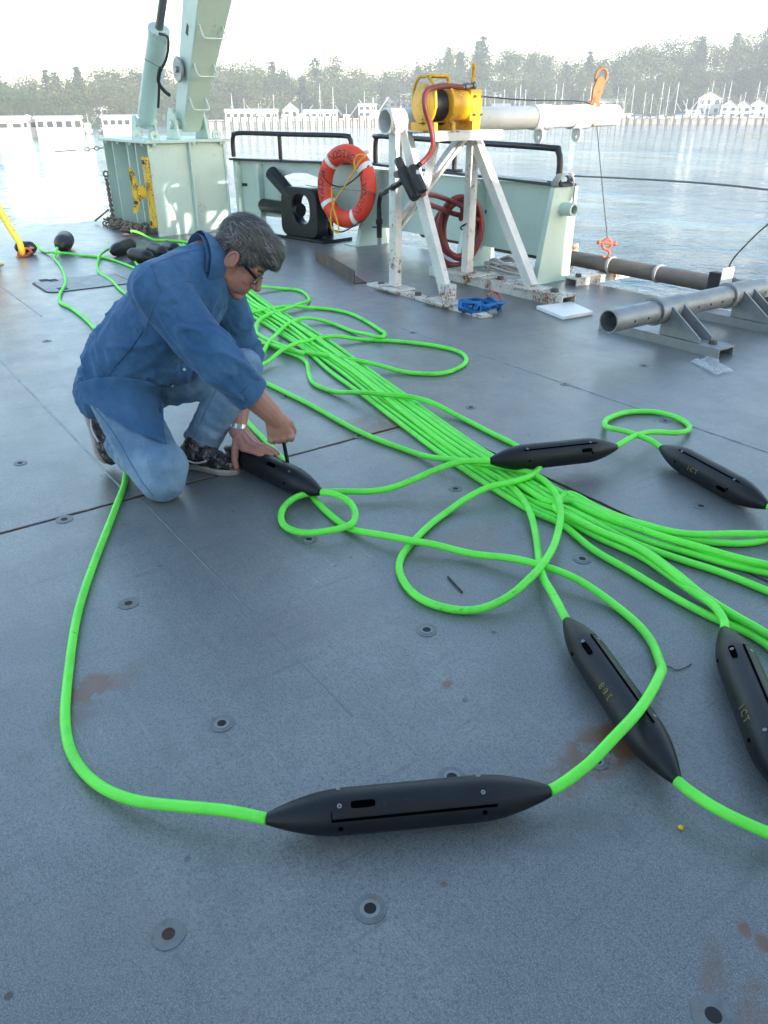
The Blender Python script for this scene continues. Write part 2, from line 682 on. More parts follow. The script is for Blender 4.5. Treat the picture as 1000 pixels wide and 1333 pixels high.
M['deck'] = deck_material()
M['cable'] = cable_material()
def float_material():
    k = NT('float_plastic')
    c = k.mix(k.math('MULTIPLY', k.ramp(k.noise(9, 5, .7), .45, .7), .6), (0.0055, 0.0062, 0.0082), (0.011, 0.012, 0.015))
    scr = k.noise(1.0, 4, .7, k.scaled((60, 60, 9), None, (.4, .3, .9)), .6)
    c = k.mix(k.math('MULTIPLY', k.ramp(scr, .62, .72), .55), c, (0.032, 0.034, 0.036))
    r = k.math('ADD', k.math('MULTIPLY', k.noise(14, 4), .25), .34)
    return k.out(c, r, 0, k.bump(k.noise(160, 3), .25, .0012), .35)


M['float'] = float_material()
M['float_old'] = paint('float_plastic_old', (0.0095, 0.0105, 0.0135), 0.42, 0, 0.5, scale=3, bump=0.25, spec=0.35)
M['slot'] = plain('slot_black', (0.0005, 0.0005, 0.0006), 0.9, spec=.02)
M['screw'] = plain('screw_steel', (0.26, 0.27, 0.28), 0.5, 0.6)
M['green_paint'] = paint('ship_green', (0.50, 0.62, 0.545), 0.42, 0.16, 0.2, scale=1.2)
M['white_paint'] = paint('worn_white', (0.64, 0.62, 0.58), 0.5, 0.30, 0.5, scale=2.2)
M['white_pipe'] = paint('boom_white', (0.66, 0.66, 0.63), 0.45, 0.18, 0.45, scale=1.2)
M['rusty_white'] = paint('rusty_white', (0.60, 0.58, 0.52), 0.6, 0.70, 0.5, scale=4.0, bump=0.4)
M['blackblue'] = paint('rail_black', (0.010, 0.012, 0.018), 0.35, 0.06, 0.3, scale=2)
M['cap_blue'] = paint('cap_black', (0.016, 0.022, 0.036), 0.38, 0.15, 0.4, scale=3)
M['black_cast'] = paint('black_cast', (0.008, 0.009, 0.011), 0.30, 0.04, 0.4, scale=2, spec=.3)
M['yellow'] = paint('winch_yellow', (0.72, 0.37, 0.008), 0.4, 0.45, 0.4, scale=5)
M['yellow_worn'] = paint('worn_yellow', (0.66, 0.44, 0.02), 0.5, 0.7, 0.4, scale=5, rustcol=(0.02, 0.018, 0.015))
M['orange'] = paint('ring_orange', (0.74, 0.050, 0.018), 0.5, 0, 0.25, scale=2)
M['orange_steel'] = paint('block_orange', (0.40, 0.13, 0.035), 0.6, 0.75, 0.5, scale=7)
M['red_steel'] = paint('shackle_red', (0.42, 0.085, 0.04), 0.55, 0.4, 0.4, scale=8)
M['red_hose'] = plain('red_hose', (0.20, 0.030, 0.028), 0.5, 0, 0.4, 15)
M['black_rubber'] = plain('black_rubber', (0.010, 0.010, 0.012), 0.5, 0, 0.3)
M['galv'] = paint('galvanised', (0.27, 0.285, 0.295), 0.45, 0, 0.5, metal=0.45, scale=4, bump=0.2)
M['dark_pipe'] = paint('dark_pipe', (0.155, 0.13, 0.11), 0.5, 0.35, 0.5, scale=2.5)
M['steel'] = plain('wire_steel', (0.22, 0.21, 0.20), 0.45, 0.7, 0.4, 60)
M['chain'] = paint('chain_steel', (0.22, 0.19, 0.16), 0.55, 0.7, 0.5, metal=0.4, scale=10)
M['brown_steel'] = paint('angle_steel', (0.060, 0.048, 0.045), 0.55, 0.5, 0.5, scale=3)
M['rope'] = plain('grey_rope', (0.46, 0.45, 0.43), 0.9, 0, 0.5, 90, 0.5)
M['yellow_rope'] = plain('yellow_rope', (0.78, 0.44, 0.015), 0.7, 0, 0.3, 90, 0.3)
M['blue_strap'] = plain('blue_strap', (0.010, 0.16, 0.42), 0.7, 0, 0.4, 60, 0.3)
M['white_board'] = plain('white_board', (0.80, 0.80, 0.78), 0.4, 0, 0.12, 6)
M['rust_dark'] = paint('joint_rust', (0.035, 0.024, 0.018), 0.8, 0.8, 0.5, scale=5)
M['hole'] = plain('socket_hole', (0.006, 0.005, 0.005), 0.7)
M['rust_plug'] = plain('rust_plug', (0.05, 0.022, 0.014), 0.8, 0, 0.5, 80)
M['socket_ring'] = paint('socket_ring', (0.20, 0.215, 0.215), 0.5, 0.25, 0.5, scale=12)
M['socket_filler'] = paint('socket_filler', (0.145, 0.155, 0.156), 0.45, 0.35, 0.8, scale=14)
M['ink'] = plain('ink_black', (0.012, 0.011, 0.012), 0.6)
M['tape'] = plain('reflective_tape', (0.75, 0.76, 0.74), 0.35)
M['yellow_ink'] = plain('yellow_ink', (0.20, 0.16, 0.045), 0.7, 0, .9, 120)
M['shirt'] = denim('denim_shirt', (0.032, 0.094, 0.210), (0.095, 0.205, 0.35), 0.95)
M['jeans'] = denim('denim_jeans', (0.095, 0.180, 0.30), (0.28, 0.39, 0.50), 1.4)
M['seam'] = plain('seam_thread', (0.10, 0.17, 0.27), 0.9)
M['water'] = water_material()
M['leafA'] = leaf_material('leaf_dark', (0.018, 0.032, 0.018), (0.034, 0.054, 0.026))
M['leafB'] = leaf_material('leaf_olive', (0.050, 0.068, 0.026), (0.100, 0.110, 0.044))
M['leafC'] = leaf_material('leaf_mid', (0.034, 0.058, 0.025), (0.072, 0.098, 0.038))
M['bark'] = plain('bark', (0.075, 0.058, 0.045), 0.9, 0, 0.5, 8)

# ------------------------------------------------------------------ deck, hull, water
WATER_Z = -2.2
DX0, DX1, DY0, DY1 = -10.55, 12.0, -6.0, 5.0
_hull = MB()
_hull.box((DX0 + 0.03, DY0 + 0.02, -3.0), (DX1 - 0.05, DY1 - 0.02, -0.012))
_hull.tube([(DX0 + 0.03, DY1 - 0.02, -0.08), (DX1 - 0.06, DY1 - 0.02, -0.08)], 0.05, 8)
deck = tag(_hull.build('deck', M['rust_dark']), kind='structure')
GX, GY = -2.55, 2.03
def ragged(a, b, seed, amp=.0035, step=.03):
    a, b = Vector((a[0], a[1], 0)), Vector((b[0], b[1], 0))
    n = max(2, int((b - a).length / step))
    nr = Vector((-(b - a).y, (b - a).x, 0)).normalized()
    return [tuple((a.lerp(b, i / n) + nr * (amp * (noise.noise(Vector((i * .37, seed, 0))) + .6 * noise.noise(Vector((i * 1.3, seed, 4))))))[:2]) for i in range(n + 1)]


GW = .0075
MB().prism([(DX0, DY0)] + ragged((GX - GW, DY0), (GX - GW, GY + GW), 1) + ragged((GX - GW, GY + GW), (DX1, GY + GW), 2)[1:] + [(DX1, DY1), (DX0, DY1)], (0, 0, -0.0105), (1, 0, 0), (0, 1, 0), (0, 0, 1), 0.0105).build('deck_plate', M['deck'], deck, bevel=0.002)
MB().prism([(DX1, DY0)] + ragged((DX1, GY - GW), (GX + GW, GY - GW), 3) + ragged((GX + GW, GY - GW), (GX + GW, DY0), 4)[1:], (0, 0, -0.0105), (1, 0, 0), (0, 1, 0), (0, 0, 1), 0.0105).build('deck_plate', M['deck'], deck, bevel=0.002)


def weld(x0, x1, y, seed, w=0.0042, gap=None):
    rnd = random.Random(seed)
    pts, rs = [], []
    x = x0
    while x < x1:
        pts.append((x, y + rnd.uniform(-.0012, .0012), -0.0005))
        rs.append(w * rnd.uniform(0.55, 1.0))
        x += 0.03
    m = MB()
    m.tube(pts, rs, 6)
    m.v = [(a, b, c * 0.55) for a, b, c in m.v]
    return m


M['weld_light'] = paint('weld_scuffed', (0.23, 0.245, 0.25), 0.45, 0.2, 0.8, scale=6)
M['weld'] = paint('weld_paint', (0.140, 0.160, 0.170), 0.45, 0.2, 0.6, scale=6)
for (x0, x1, y, sd) in ((-9.0, GX - 0.02, 0.70, 1), (GX + 0.02, -1.15, 0.725, 2), (-8.6, 3.4, 2.93, 3), (-8.6, -5.6, 1.16, 4)):
    weld(x0, x1, y, sd, .0042 if sd == 2 else .0075).build('weld_seam', M['weld'] if sd == 2 else M['weld_light'], deck, 60)


def socket(px, py, ring=True, rust=False, s=1.0):
    p = G(px, py)
    rnd = random.Random(int(px * 7 + py))
    m = MB()
    r = 0.029 * s
    n = 20
    pts = []
    for i in range(n):
        a = 2 * math.pi * i / n
        pts.append((r * (1 + 0.07 * noise.noise(Vector((math.cos(a) * 1.7 + px, math.sin(a) * 1.7, py)))) * math.cos(a), r * (1 + 0.07 * noise.noise(Vector((math.cos(a) * 1.7, math.sin(a) * 1.7 + py, px)))) * math.sin(a)))
    m.prism(pts, p, (1, 0, 0), (0, 1, 0), (0, 0, 1), 0.0016)
    o = m.build('deck_socket', M['socket_filler'], deck)
    if ring:
        MB().lathe(p, (0, 0, 1), [(0.0012, 0.0105 * s), (0.0012, 0.0185 * s), (0.0030, 0.0175 * s), (0.0030, 0.0115 * s)], 20, close=True).build('socket_ring', M['socket_ring'], o, 40)
    rr = 0.0115 * s
    MB().lathe(p, (0, 0, 1), [(0.0010, rr), (0.0022, rr * 0.96), (0.0022, 0.0)], 14).build('socket_hole', M['rust_plug'] if rust else M['hole'], o, 40)
    return o


for (px, py, rg, ru, s) in ((26.4, 602.9, 0, 0, .9), (83.8, 676.2, 0, 0, 1), (167.3, 785.7, 0, 1, 1), (613, 530.4, 0, 0, .9), (736, 500, 0, 1, .9), (593, 636.4, 0, 1, .9),
                            (467, 568, 1, 0, 1), (538, 433, 0, 0, .9), (912.5, 659, 0, 0, .95), (758, 728, 1, 0, 1), (838.7, 476, 0, 1, .9), (555.5, 820.5, 1, 0, 1),
                            (288.9, 942.3, 1, 0, .95), (219.5, 1216.3, 0, 1, 1), (482, 1183.3, 1, 0, 1.0), (777.6, 992, 1, 0, .8), (928.6, 1322, 0, 0, 1.15), (588.6, 1012.3, 1, 0, 1.0),
                            (402.5, 702.5, 1, 0, .95), (866, 548, 0, 0, .9), (372, 517, 0, 0, .9), (61, 444, 0, 1, 1.0)):
    socket(px, py, rg, ru, s)

# the rest of the two-foot socket grid, beyond the picture
_o = G(555.5, 820.5)
for _i in range(-12, 6):
    for _j in range(-8, 6):
        _p = _o + V(_i * .61, _j * .61, 0)
        _d = _p - CC
        _z = _d.dot(CF)
        if _z > .1 and abs(_d.dot(CR) / _z) < .52 and abs(_d.dot(CU) / _z) < .69: continue
        if not (-8.4 < _p.x < 3.6 and -5.2 < _p.y < 4.4): continue
        _q = MB().lathe((_p.x, _p.y, 0), (0, 0, 1), [(0, .029), (.0016, .029), (.0016, .0115), (.0022, .011), (.0022, 0)], 14).build('deck_socket', M['socket_filler'], deck, 40)
        MB().lathe((_p.x, _p.y, 0), (0, 0, 1), [(.0012, .0110), (.0030, .0110), (.0030, 0)], 12).build('socket_hole', M['hole'], _q, 40)

water = tag(MB().add([(-620, -620, WATER_Z), (620, -620, WATER_Z), (620, 620, WATER_Z), (-620, 620, WATER_Z)], [(0, 1, 2, 3)]).build('water', M['water']), kind='structure')

# unseen deckhouse behind the photographer, shaped to shade the deck and pass sun patches
dh = thing('deckhouse', (4.2, 0, 0), 'white deckhouse out of view forward, shaped to shade the working deck, with slots for sun patches', 'deckhouse')
DHE = 5.22
MB().box((4.2, -5.9, 0.0), (8.5, 4.0, 2.48)).build('wall', M['white_pipe'], dh)
_m = MB()
for a, b in ((-5.9, 1.0), (3.35, 3.78), (4.16, 4.24), (4.55, DHE)):  # slots placed so sun reaches the pedestal and the far deck
    _m.box((4.25, a, 2.48 if b < 4.0 else 0.0), (4.35, b, 3.06))
_m.box((4.25, 4.0, 0.0), (4.35, 4.16, 3.06))
_m.box((4.25, 4.24, 0.0), (4.35, 4.55, 2.48))
_m.box((4.255, 4.155, 0.0), (4.345, 4.245, 2.48))
_m.build('slotted_shade_wall', M['white_pipe'], dh)
MB().box((3.95, -5.9, 3.06), (4.42, DHE, 3.25)).build('shade_overhang', M['green_paint'], dh)
MB().box((4.25, -5.9, 3.25), (4.40, DHE, 9.5)).build('upper_shade_wall', M['white_pipe'], dh)  # thin unseen wall, put up only to cast shade

# ------------------------------------------------------------------ far shore
SHORE = [(-700, 230), (-300, 215), (0, 205), (150, 210), (300, 225), (500, 255), (700, 268), (1000, 272), (1300, 275), (1700, 280)]
SKYLINE = [(-700, 100), (0, 104), (40, 108), (100, 106), (150, 100), (200, 97), (260, 100), (330, 96), (380, 93), (440, 89), (500, 97), (540, 99), (575, 74), (650, 72),
           (700, 79), (740, 86), (800, 80), (880, 66), (940, 64), (1000, 54), (1300, 44), (1700, 60)]


def interp(tab, x):
    for (a, b), (c, d) in zip(tab, tab[1:]):
        if x <= c:
            t = max(0.0, min(1.0, (x - a) / (c - a)))
            return b + (d - b) * t
    return tab[-1][1]


def shore_dir(px):
    d = cg((px - 500.0) / 1133.0, 1.0)
    return d.normalized()


def top_z(px, dist):
    return CAM_H + dist * math.tan(R((142 - interp(SKYLINE, px)) * 0.0447))


RIDGE = 60.0
TREE_H = 10.0


def hill_z(px, r):
    D = interp(SHORE, px)
    t = max(0.0, min(1.0, (r - 4.0) / RIDGE))
    t = t * t * (3 - 2 * t)
    ridge = top_z(px, D + RIDGE) - TREE_H
    return WATER_Z - 0.4 + (ridge - WATER_Z + 0.4) * t + (0.9 if r > 3 else 0.0) + 0.8 * noise.noise(Vector((px * 0.02, r * 0.06, 3)))


_m = MB()
_cols = list(range(-700, 1701, 20))
_rows = [0, 2, 4, 8, 14, 20, 28, 36, 44, 52, 60, 72, 90, 120]
for px in _cols:
    d = shore_dir(px)
    for r in _rows:
        p = d * (interp(SHORE, px) + r)
        _m.v.append((p.x, p.y, WATER_Z - 1.0 if r == 0 else hill_z(px, r)))
nr = len(_rows)
for i in range(len(_cols) - 1):
    for j in range(nr - 1):
        _m.f.append((i * nr + j, (i + 1) * nr + j, (i + 1) * nr + j + 1, i * nr + j + 1))
_k = NT('hillside')
_c = _k.mix(_k.ramp(_k.noise(0.12, 5, 0.65), 0.35, 0.65), (0.036, 0.048, 0.022), (0.070, 0.066, 0.036))
_c = _k.mix(_k.math('MULTIPLY', _k.ramp(_k.noise(0.9, 4, 0.6), 0.4, 0.7), 0.6), _c, (0.022, 0.032, 0.015))
M['hill'] = _k.out(_c, 0.9, 0, _k.bump(_k.noise(1.3, 4), 0.8, 0.5), 0.1)
tag(_m.build('hillside', M['hill'], None, 180), kind='structure')


def shore_pt(px, r, z=None):
    p = shore_dir(px) * (interp(SHORE, px) + r)
    p.z = hill_z(px, r) if z is None else z
    return p


# ---- trees: a few of each kind are grown, then copied
def cards(mb, c, n, spread, size, rnd, squash=0.75):
    for _ in range(n):
        p = Vector((rnd.gauss(0, 1), rnd.gauss(0, 1), rnd.gauss(0, 1) * squash)) * (spread * 0.55)
        a = Vector((rnd.uniform(-1, 1), rnd.uniform(-1, 1), rnd.uniform(-0.6, 0.6))).normalized()
        b = a.cross(Vector((rnd.uniform(-1, 1), rnd.uniform(-1, 1), rnd.uniform(-1, 1)))).normalized()
        s = size * rnd.uniform(0.6, 1.3)
        q = c + p
        mb.add([q - a * s - b * s * 0.4, q + a * s * 0.2 - b * s * 0.6, q + a * s + b * s * 0.3, q - a * s * 0.1 + b * s * 0.6], [(0, 1, 2, 3)])


def broadleaf(seed, h, w, mat):
    rnd = random.Random(seed)
    root = thing('broadleaf_tree', (0, 0, 0), 'x', 'tree')
    t = MB()
    t.tube([(0, 0, -0.6), (0.05 * w, 0, h * 0.3), (-0.03 * w, 0.04 * w, h * 0.6)], [h * 0.035, h * 0.026, h * 0.012], 6)
    cr = MB()
    for k in range(22):
        a, rr = rnd.uniform(0, 6.283), w * 0.5 * math.sqrt(rnd.random())
        z = h * rnd.uniform(0.30, 0.92)
        env = math.sqrt(max(0.05, 1 - ((z / h - 0.55) / 0.5) ** 2))
        c = Vector((rr * env * math.cos(a), rr * env * math.sin(a), z))
        t.tube([(0, 0, h * 0.28), c * 0.6 + Vector((0, 0, h * 0.12)), c], [h * 0.014, h * 0.009, h * 0.003], 4)
        cards(cr, c, 105, w * 0.21, h * 0.033, rnd)
    t.build('trunk', M['bark'], root, 60)
    cr.build('crown', mat, root)
    return root


def conifer(seed, h, w, mat, sparse=1.0):
    rnd = random.Random(seed)
    root = thing('conifer_tree', (0, 0, 0), 'x', 'tree')
    t = MB()
    t.tube([(0, 0, -0.6), (0.01 * h, 0, h * 0.5), (0, 0.01 * h, h * 0.98)], [h * 0.026, h * 0.016, h * 0.003], 6)
    cr = MB()
    z = h * rnd.uniform(0.12, 0.25)
    while z < h * 0.98:
        f = 1 - z / h
        n = max(4, int(10 * (0.4 + f)))
        for i in range(n):
            if rnd.random() > 0.85 * sparse: continue
            a = rnd.uniform(0, 6.283)
            L = w * 0.5 * (0.18 + f * rnd.uniform(0.55, 1.15))
            e = Vector((math.cos(a) * L, math.sin(a) * L, z - L * rnd.uniform(0.05, 0.35)))
            t.tube([(0, 0, z), e], [h * 0.006, h * 0.002], 3)
            for q in (0.45, 0.75, 1.0):
                cards(cr, Vector((0, 0, z)).lerp(e, q), 7, w * 0.10 + L * 0.12, h * 0.026, rnd, 0.6)
        z += h * rnd.uniform(0.035, 0.065)
    t.build('trunk', M['bark'], root, 60)
    cr.build('crown', mat, root)
    return root


_protoB = [broadleaf(10 + i, 1.0, (1.25, 1.5, 1.1, 1.7)[i], M[('leafB', 'leafC', 'leafB', 'leafC')[i]]) for i in range(4)]
_protoC = [conifer(30 + i, 1.0, (0.5, 0.62, 0.42, 0.7)[i], M['leafA'], (1, .8, 1.1, .6)[i]) for i in range(4)]
_used = set()
_LB = ['rounded olive green broadleaf tree growing on the far hillside', 'spreading mid green broadleaf tree growing on the far hillside',
       'tall oval olive broadleaf tree growing on the far hillside', 'wide low mid green tree growing on the far hillside']
_LC = ['narrow dark conifer standing on the far hillside', 'ragged dark conifer standing on the far hillside',
       'very slim dark conifer standing on the far hillside', 'sparse wide conifer with open branches on the far hillside']


def put_tree(kind, i, loc, h, rz):
    pr = (_protoB if kind == 'b' else _protoC)[i]
    key = (kind, i)
    if key in _used:
        o = copy_tree(pr)
    else:
        o = pr
        _used.add(key)
    o.location = loc
    o.rotation_euler = (0, 0, rz)
    o.scale = (h, h, h)
    tag(o, (_LB if kind == 'b' else _LC)[i], 'tree', 'trees on the far hillside')
    return o


_rnd = random.Random(77)
_nt = 0
for (r, step, hs) in ((9, 40, 4.6), (20, 34, 6.8), (34, 32, 8.8), (50, 30, 10.2), (62, 26, 10.8)):
    px = -150.0
    while px < 1160:
        px += step * _rnd.uniform(0.6, 1.4)
        if r < 15 and _rnd.random() < 0.35: continue
        con = _rnd.random() < (0.30 if r > 45 else 0.10)
        h = hs * _rnd.uniform(0.75, 1.2) * (1.12 if con else 0.95)
        if con and _rnd.random() < 0.18: h *= 1.25
        p = shore_pt(px, r + _rnd.uniform(-4, 4))
        put_tree('c' if con else 'b', _rnd.randrange(4), p - Vector((0, 0, 0.15)), h, _rnd.uniform(0, 6.28))
        _nt += 1
# low scrub that covers the slope
_m = MB()
for _ in range(2600):
    px = _rnd.uniform(-160, 1170)
    r = _rnd.uniform(4, 70)
    cards(_m, shore_pt(px, r) + Vector((0, 0, 0.3)), 9, 1.3, 0.42, _rnd)
tag(_m.build('hillside_scrub', M['leafC']), 'low green and olive scrub covering the slope of the far hillside', 'scrub', kind='stuff')

# ---- houses
M['house_white'] = plain('house_white', (0.55, 0.54, 0.52), 0.7, 0, 0.25, 1)
M['house_cream'] = plain('house_cream', (0.62, 0.56, 0.46), 0.7, 0, 0.15, 1)
M['house_grey'] = plain('house_grey', (0.42, 0.45, 0.47), 0.7, 0, 0.15, 1)
M['roof_grey'] = plain('roof_grey', (0.20, 0.20, 0.21), 0.8, 0, 0.3, 2)
M['roof_brown'] = plain('roof_brown', (0.22, 0.15, 0.11), 0.8, 0, 0.3, 2)
M['roof_white'] = plain('roof_white', (0.42, 0.42, 0.43), 0.6, 0, 0.2, 2)
M['glass'] = plain('window_glass', (0.03, 0.04, 0.05), 0.12)


def house(px, r, w, d, h, pitch, wall, roof, label, turn=0.0, z=None, gable=False, nwin=3, floors=1, name='house', cat='house', piles=False):
    loc = shore_pt(px, r, z)
    f = -shore_dir(px)
    ang = math.atan2(f.y, f.x) - math.pi / 2 + math.pi + turn      # local -y faces the ship
    o = thing(name, loc, label, cat, rz=ang)
    rh = pitch * (w if gable else d) / 2
    b = MB()
    if gable:
        b.prism([(-w / 2, -1.2), (w / 2, -1.2), (w / 2, h), (0, h + rh), (-w / 2, h)], (0, -d / 2, 0), (1, 0, 0), (0, 0, 1), (0, 1, 0), d)
    else:
        b.prism([(-d / 2, -1.2), (d / 2, -1.2), (d / 2, h), (0, h + rh), (-d / 2, h)], (-w / 2, 0, 0), (0, 1, 0), (0, 0, 1), (1, 0, 0), w)
    wl = [b]
    rb = MB()
    ov = 0.25
    for s in (-1, 1):
        if gable:
            a = Vector((s * (w / 2 + ov), 0, h - ov * pitch + 0.06)); c = Vector((0, 0, h + rh + 0.06))
            rb.add([(a.x, -d / 2 - ov, a.z), (a.x, d / 2 + ov, a.z), (c.x, d / 2 + ov, c.z), (c.x, -d / 2 - ov, c.z),
                    (a.x, -d / 2 - ov, a.z + .12), (a.x, d / 2 + ov, a.z + .12), (c.x, d / 2 + ov, c.z + .12), (c.x, -d / 2 - ov, c.z + .12)],
                   [(0, 3, 2, 1), (4, 5, 6, 7), (0, 1, 5, 4), (1, 2, 6, 5), (2, 3, 7, 6), (3, 0, 4, 7)])
        else:
            a = Vector((0, s * (d / 2 + ov), h - ov * pitch + 0.06)); c = Vector((0, 0, h + rh + 0.06))
            rb.add([(-w / 2 - ov, a.y, a.z), (w / 2 + ov, a.y, a.z), (w / 2 + ov, c.y, c.z), (-w / 2 - ov, c.y, c.z),
                    (-w / 2 - ov, a.y, a.z + .12), (w / 2 + ov, a.y, a.z + .12), (w / 2 + ov, c.y, c.z + .12), (-w / 2 - ov, c.y, c.z + .12)],
                   [(0, 3, 2, 1), (4, 5, 6, 7), (0, 1, 5, 4), (1, 2, 6, 5), (2, 3, 7, 6), (3, 0, 4, 7)])

    def put(mb, nm, mt, par):
        me = mb.mesh(nm)
        q = link(bpy.data.objects.new(nm, me)); q.parent = par; me.materials.append(mt)
        return q
    put(b, 'wall', wall, o)
    ro = put(rb, 'roof', roof, o)
    for fl in range(floors):
        zc = h * (fl + 0.55) / floors
        for i in range(nwin):
            xc = (i + 0.5) / nwin * w - w / 2
            ww, wh = min(0.55, w / nwin * 0.33), min(0.55, h / floors * 0.27)
            wm = MB().box((xc - ww - .08, -d / 2 - 0.06, zc - wh - .08), (xc + ww + .08, -d / 2 - 0.003, zc + wh + .08))
            wo = put(wm, 'window', M['house_white'], o)
            put(MB().box((xc - ww, -d / 2 - 0.075, zc - wh), (xc + ww, -d / 2 - 0.05, zc + wh)), 'pane', M['glass'], wo)
    if piles:
        for i in range(int(w / 1.4) + 1):
            put(MB().cyl((-w / 2 + 0.3 + i * 1.4, -d / 2 + 0.2, -3.5), (-w / 2 + 0.3 + i * 1.4, -d / 2 + 0.2, -0.4), 0.14, n=8), 'pile', M['bark'], o)
    return o


W_, Cc, Gg = M['house_white'], M['house_cream'], M['house_grey']
RG, RB, RW = M['roof_grey'], M['roof_brown'], M['roof_white']
# z levels follow the rows seen in the photograph
house(637, 40, 9.0, 5, 2.6, .35, W_, RB, 'long white ridge-top house behind the yellow winch among tall trees', nwin=5)
house(710, 42, 7.5, 5, 2.6, .4, W_, RG, 'white ridge house under dark trees above the end of the white boom', nwin=4)
house(812, 42, 6.5, 5, 2.8, .4, W_, RG, 'white gabled ridge house between two dark tree masses above the marina', gable=True, nwin=2)
house(508, 27, 5.6, 5, 3.2, .55, W_, RG, 'white gabled two-storey house on the slope left of the winch drum', gable=True, nwin=2, floors=2)
house(488, 33, 4.2, 4, 2.4, .5, W_, RG, 'small white cottage beside the gabled two-storey slope house', nwin=2)
house(533, 20, 4.6, 4.5, 6.2, .08, W_, RW, 'tall plain white block of three floors low on the slope', nwin=2, floors=3, name='apartment_block', cat='building')
house(520, 54, 4.4, 4, 2.2, .55, W_, RG, 'white cottage with a steep roof high above the tall white block', gable=True, nwin=2)
house(122, 36, 8.0, 5, 2.4, .2, W_, RW, 'long low white house on the bare bluff above the fish dock', nwin=5)
house(168, 38, 7.5, 5, 2.3, .2, W_, RW, 'long low white house on the bluff behind the green hydraulic cylinder', nwin=4)
house(24, 46, 8.0, 5, 2.2, .35, W_, RW, 'pale house with a wide roof on the bluff at the thin end of the shore', nwin=4)
house(190, 52, 6.0, 5, 3.0, .6, W_, RW, 'white house with a tall steep roof on top of the bluff', gable=True, nwin=2)
house(328, 48, 7.0, 5, 2.2, .3, W_, RW, 'long white house on the ridge right of the crane leg', nwin=4)
house(352, 50, 5.0, 5, 2.2, .3, Cc, RW, 'cream house on the ridge right of the crane leg', nwin=3)
house(925, 12, 6.4, 5, 4.6, .5, W_, RB, 'white house with a brown roof and two floors of windows behind the marina masts', gable=True, nwin=3, floors=2)
house(952, 7, 4.6, 5, 3.2, .7, W_, RG, 'narrow white gabled house in the waterside row, next to the brown-roofed one', gable=True, nwin=2, floors=2)
house(970, 7, 4.6, 5, 3.2, .7, Gg, RG, 'narrow grey gabled house in the waterside row behind the masts', gable=True, nwin=2, floors=2)
house(990, 7, 4.6, 5, 3.4, .7, Cc, RG, 'narrow cream gabled house in the waterside row behind the masts', gable=True, nwin=2, floors=2)
house(1012, 7, 4.6, 5, 3.4, .7, W_, RB, 'narrow white gabled house with a brown roof ending the waterside row', gable=True, nwin=2, floors=2)
house(797, 10, 8.0, 5, 4.4, .2, W_, RG, 'flat-roofed white waterside building behind the orange block on the boom', nwin=4, floors=2, name='waterside_building', cat='building')
house(655, 8, 5.5, 5, 3.0, .4, W_, RG, 'white waterside house behind the boom pipe', nwin=3)
# docks and sheds by the water
house(12, -70, 3.6, 4, 1.05, .30, W_, RW, 'white shed on piles at the far end of the old fish dock', nwin=2, z=WATER_Z + 1.0, name='dock_shed', cat='shed', piles=True)
house(37, -70, 3.0, 4, 1.15, .45, W_, RW, 'white gabled shed on piles beside the long fish dock', gable=True, nwin=2, z=WATER_Z + 1.0, name='dock_shed', cat='shed', piles=True)
house(77, -74, 6.2, 5, 1.5, .10, W_, RW, 'long white flat-roofed dock building near the green pedestal', nwin=5, z=WATER_Z + 0.9, name='dock_building', cat='building', piles=True)
house(157, -62, 5.6, 5, 1.3, .14, W_, RW, 'white dock building with a row of windows behind the green pedestal top', nwin=5, z=WATER_Z + 1.0, name='dock_building', cat='building', piles=True)
house(330, -8, 13.0, 6, 1.6, .20, W_, RW, 'long low white boat shed behind the breakwater', nwin=8, z=WATER_Z + 1.3, name='boat_shed', cat='shed')
house(381, -6, 4.0, 6, 2.0, .8, W_, RW, 'white boat shed with a tall gable behind the breakwater', gable=True, nwin=2, z=WATER_Z + 1.3, name='boat_shed', cat='shed')
house(420, -4, 9.0, 6, 1.4, .2, W_, RW, 'low white shed between the tall gable and the dock office', nwin=5, z=WATER_Z + 1.3, name='boat_shed', cat='shed')
house(481, -4, 5.0, 6, 3.0, .15, W_, RW, 'two-storey white dock office behind the breakwater left of the boom end', nwin=3, floors=2, z=WATER_Z + 1.3, name='dock_office', cat='building')
house(585, -2, 9.0, 6, 1.6, .25, W_, RG, 'low white shed with grey roof under the winch', nwin=4, z=WATER_Z + 1.3, name='boat_shed', cat='shed')

# ---- breakwater: a plank wall carried by piles
M['breakwater'] = plain('breakwater_timber', (0.30, 0.28, 0.26), 0.85, 0, 0.4, 2)
M['pile'] = plain('pile_timber', (0.075, 0.068, 0.062), 0.85, 0, 0.4, 4)
bw_pts = [shore_dir(px) * D for px, D in ((272, 176), (480, 192), (640, 204), (820, 210), (1000, 212), (1150, 214))]
bw = thing('breakwater', (bw_pts[2].x, bw_pts[2].y, WATER_Z), 'long low timber breakwater on dark piles in front of the marina', 'breakwater')
_m = MB()
for a, b in zip(bw_pts, bw_pts[1:]):
    _m.bar((a.x, a.y, WATER_Z + 1.55), (b.x, b.y, WATER_Z + 1.55), 0.9, 0.25)
_m.build('walkway', M['breakwater'], bw)
_m = MB()
for a, b in zip(bw_pts, bw_pts[1:]):
    _m.bar((a.x * 1.002, a.y * 1.002, WATER_Z + 0.45), (b.x * 1.002, b.y * 1.002, WATER_Z + 0.45), 0.12, 1.7)
_m.build('wall_boards', M['breakwater'], bw)
_pm = MB().cyl((0, 0, -1.0), (0, 0, 2.25), 0.17, 0.15, 8).mesh('pile')
_pm.materials.append(M['pile'])
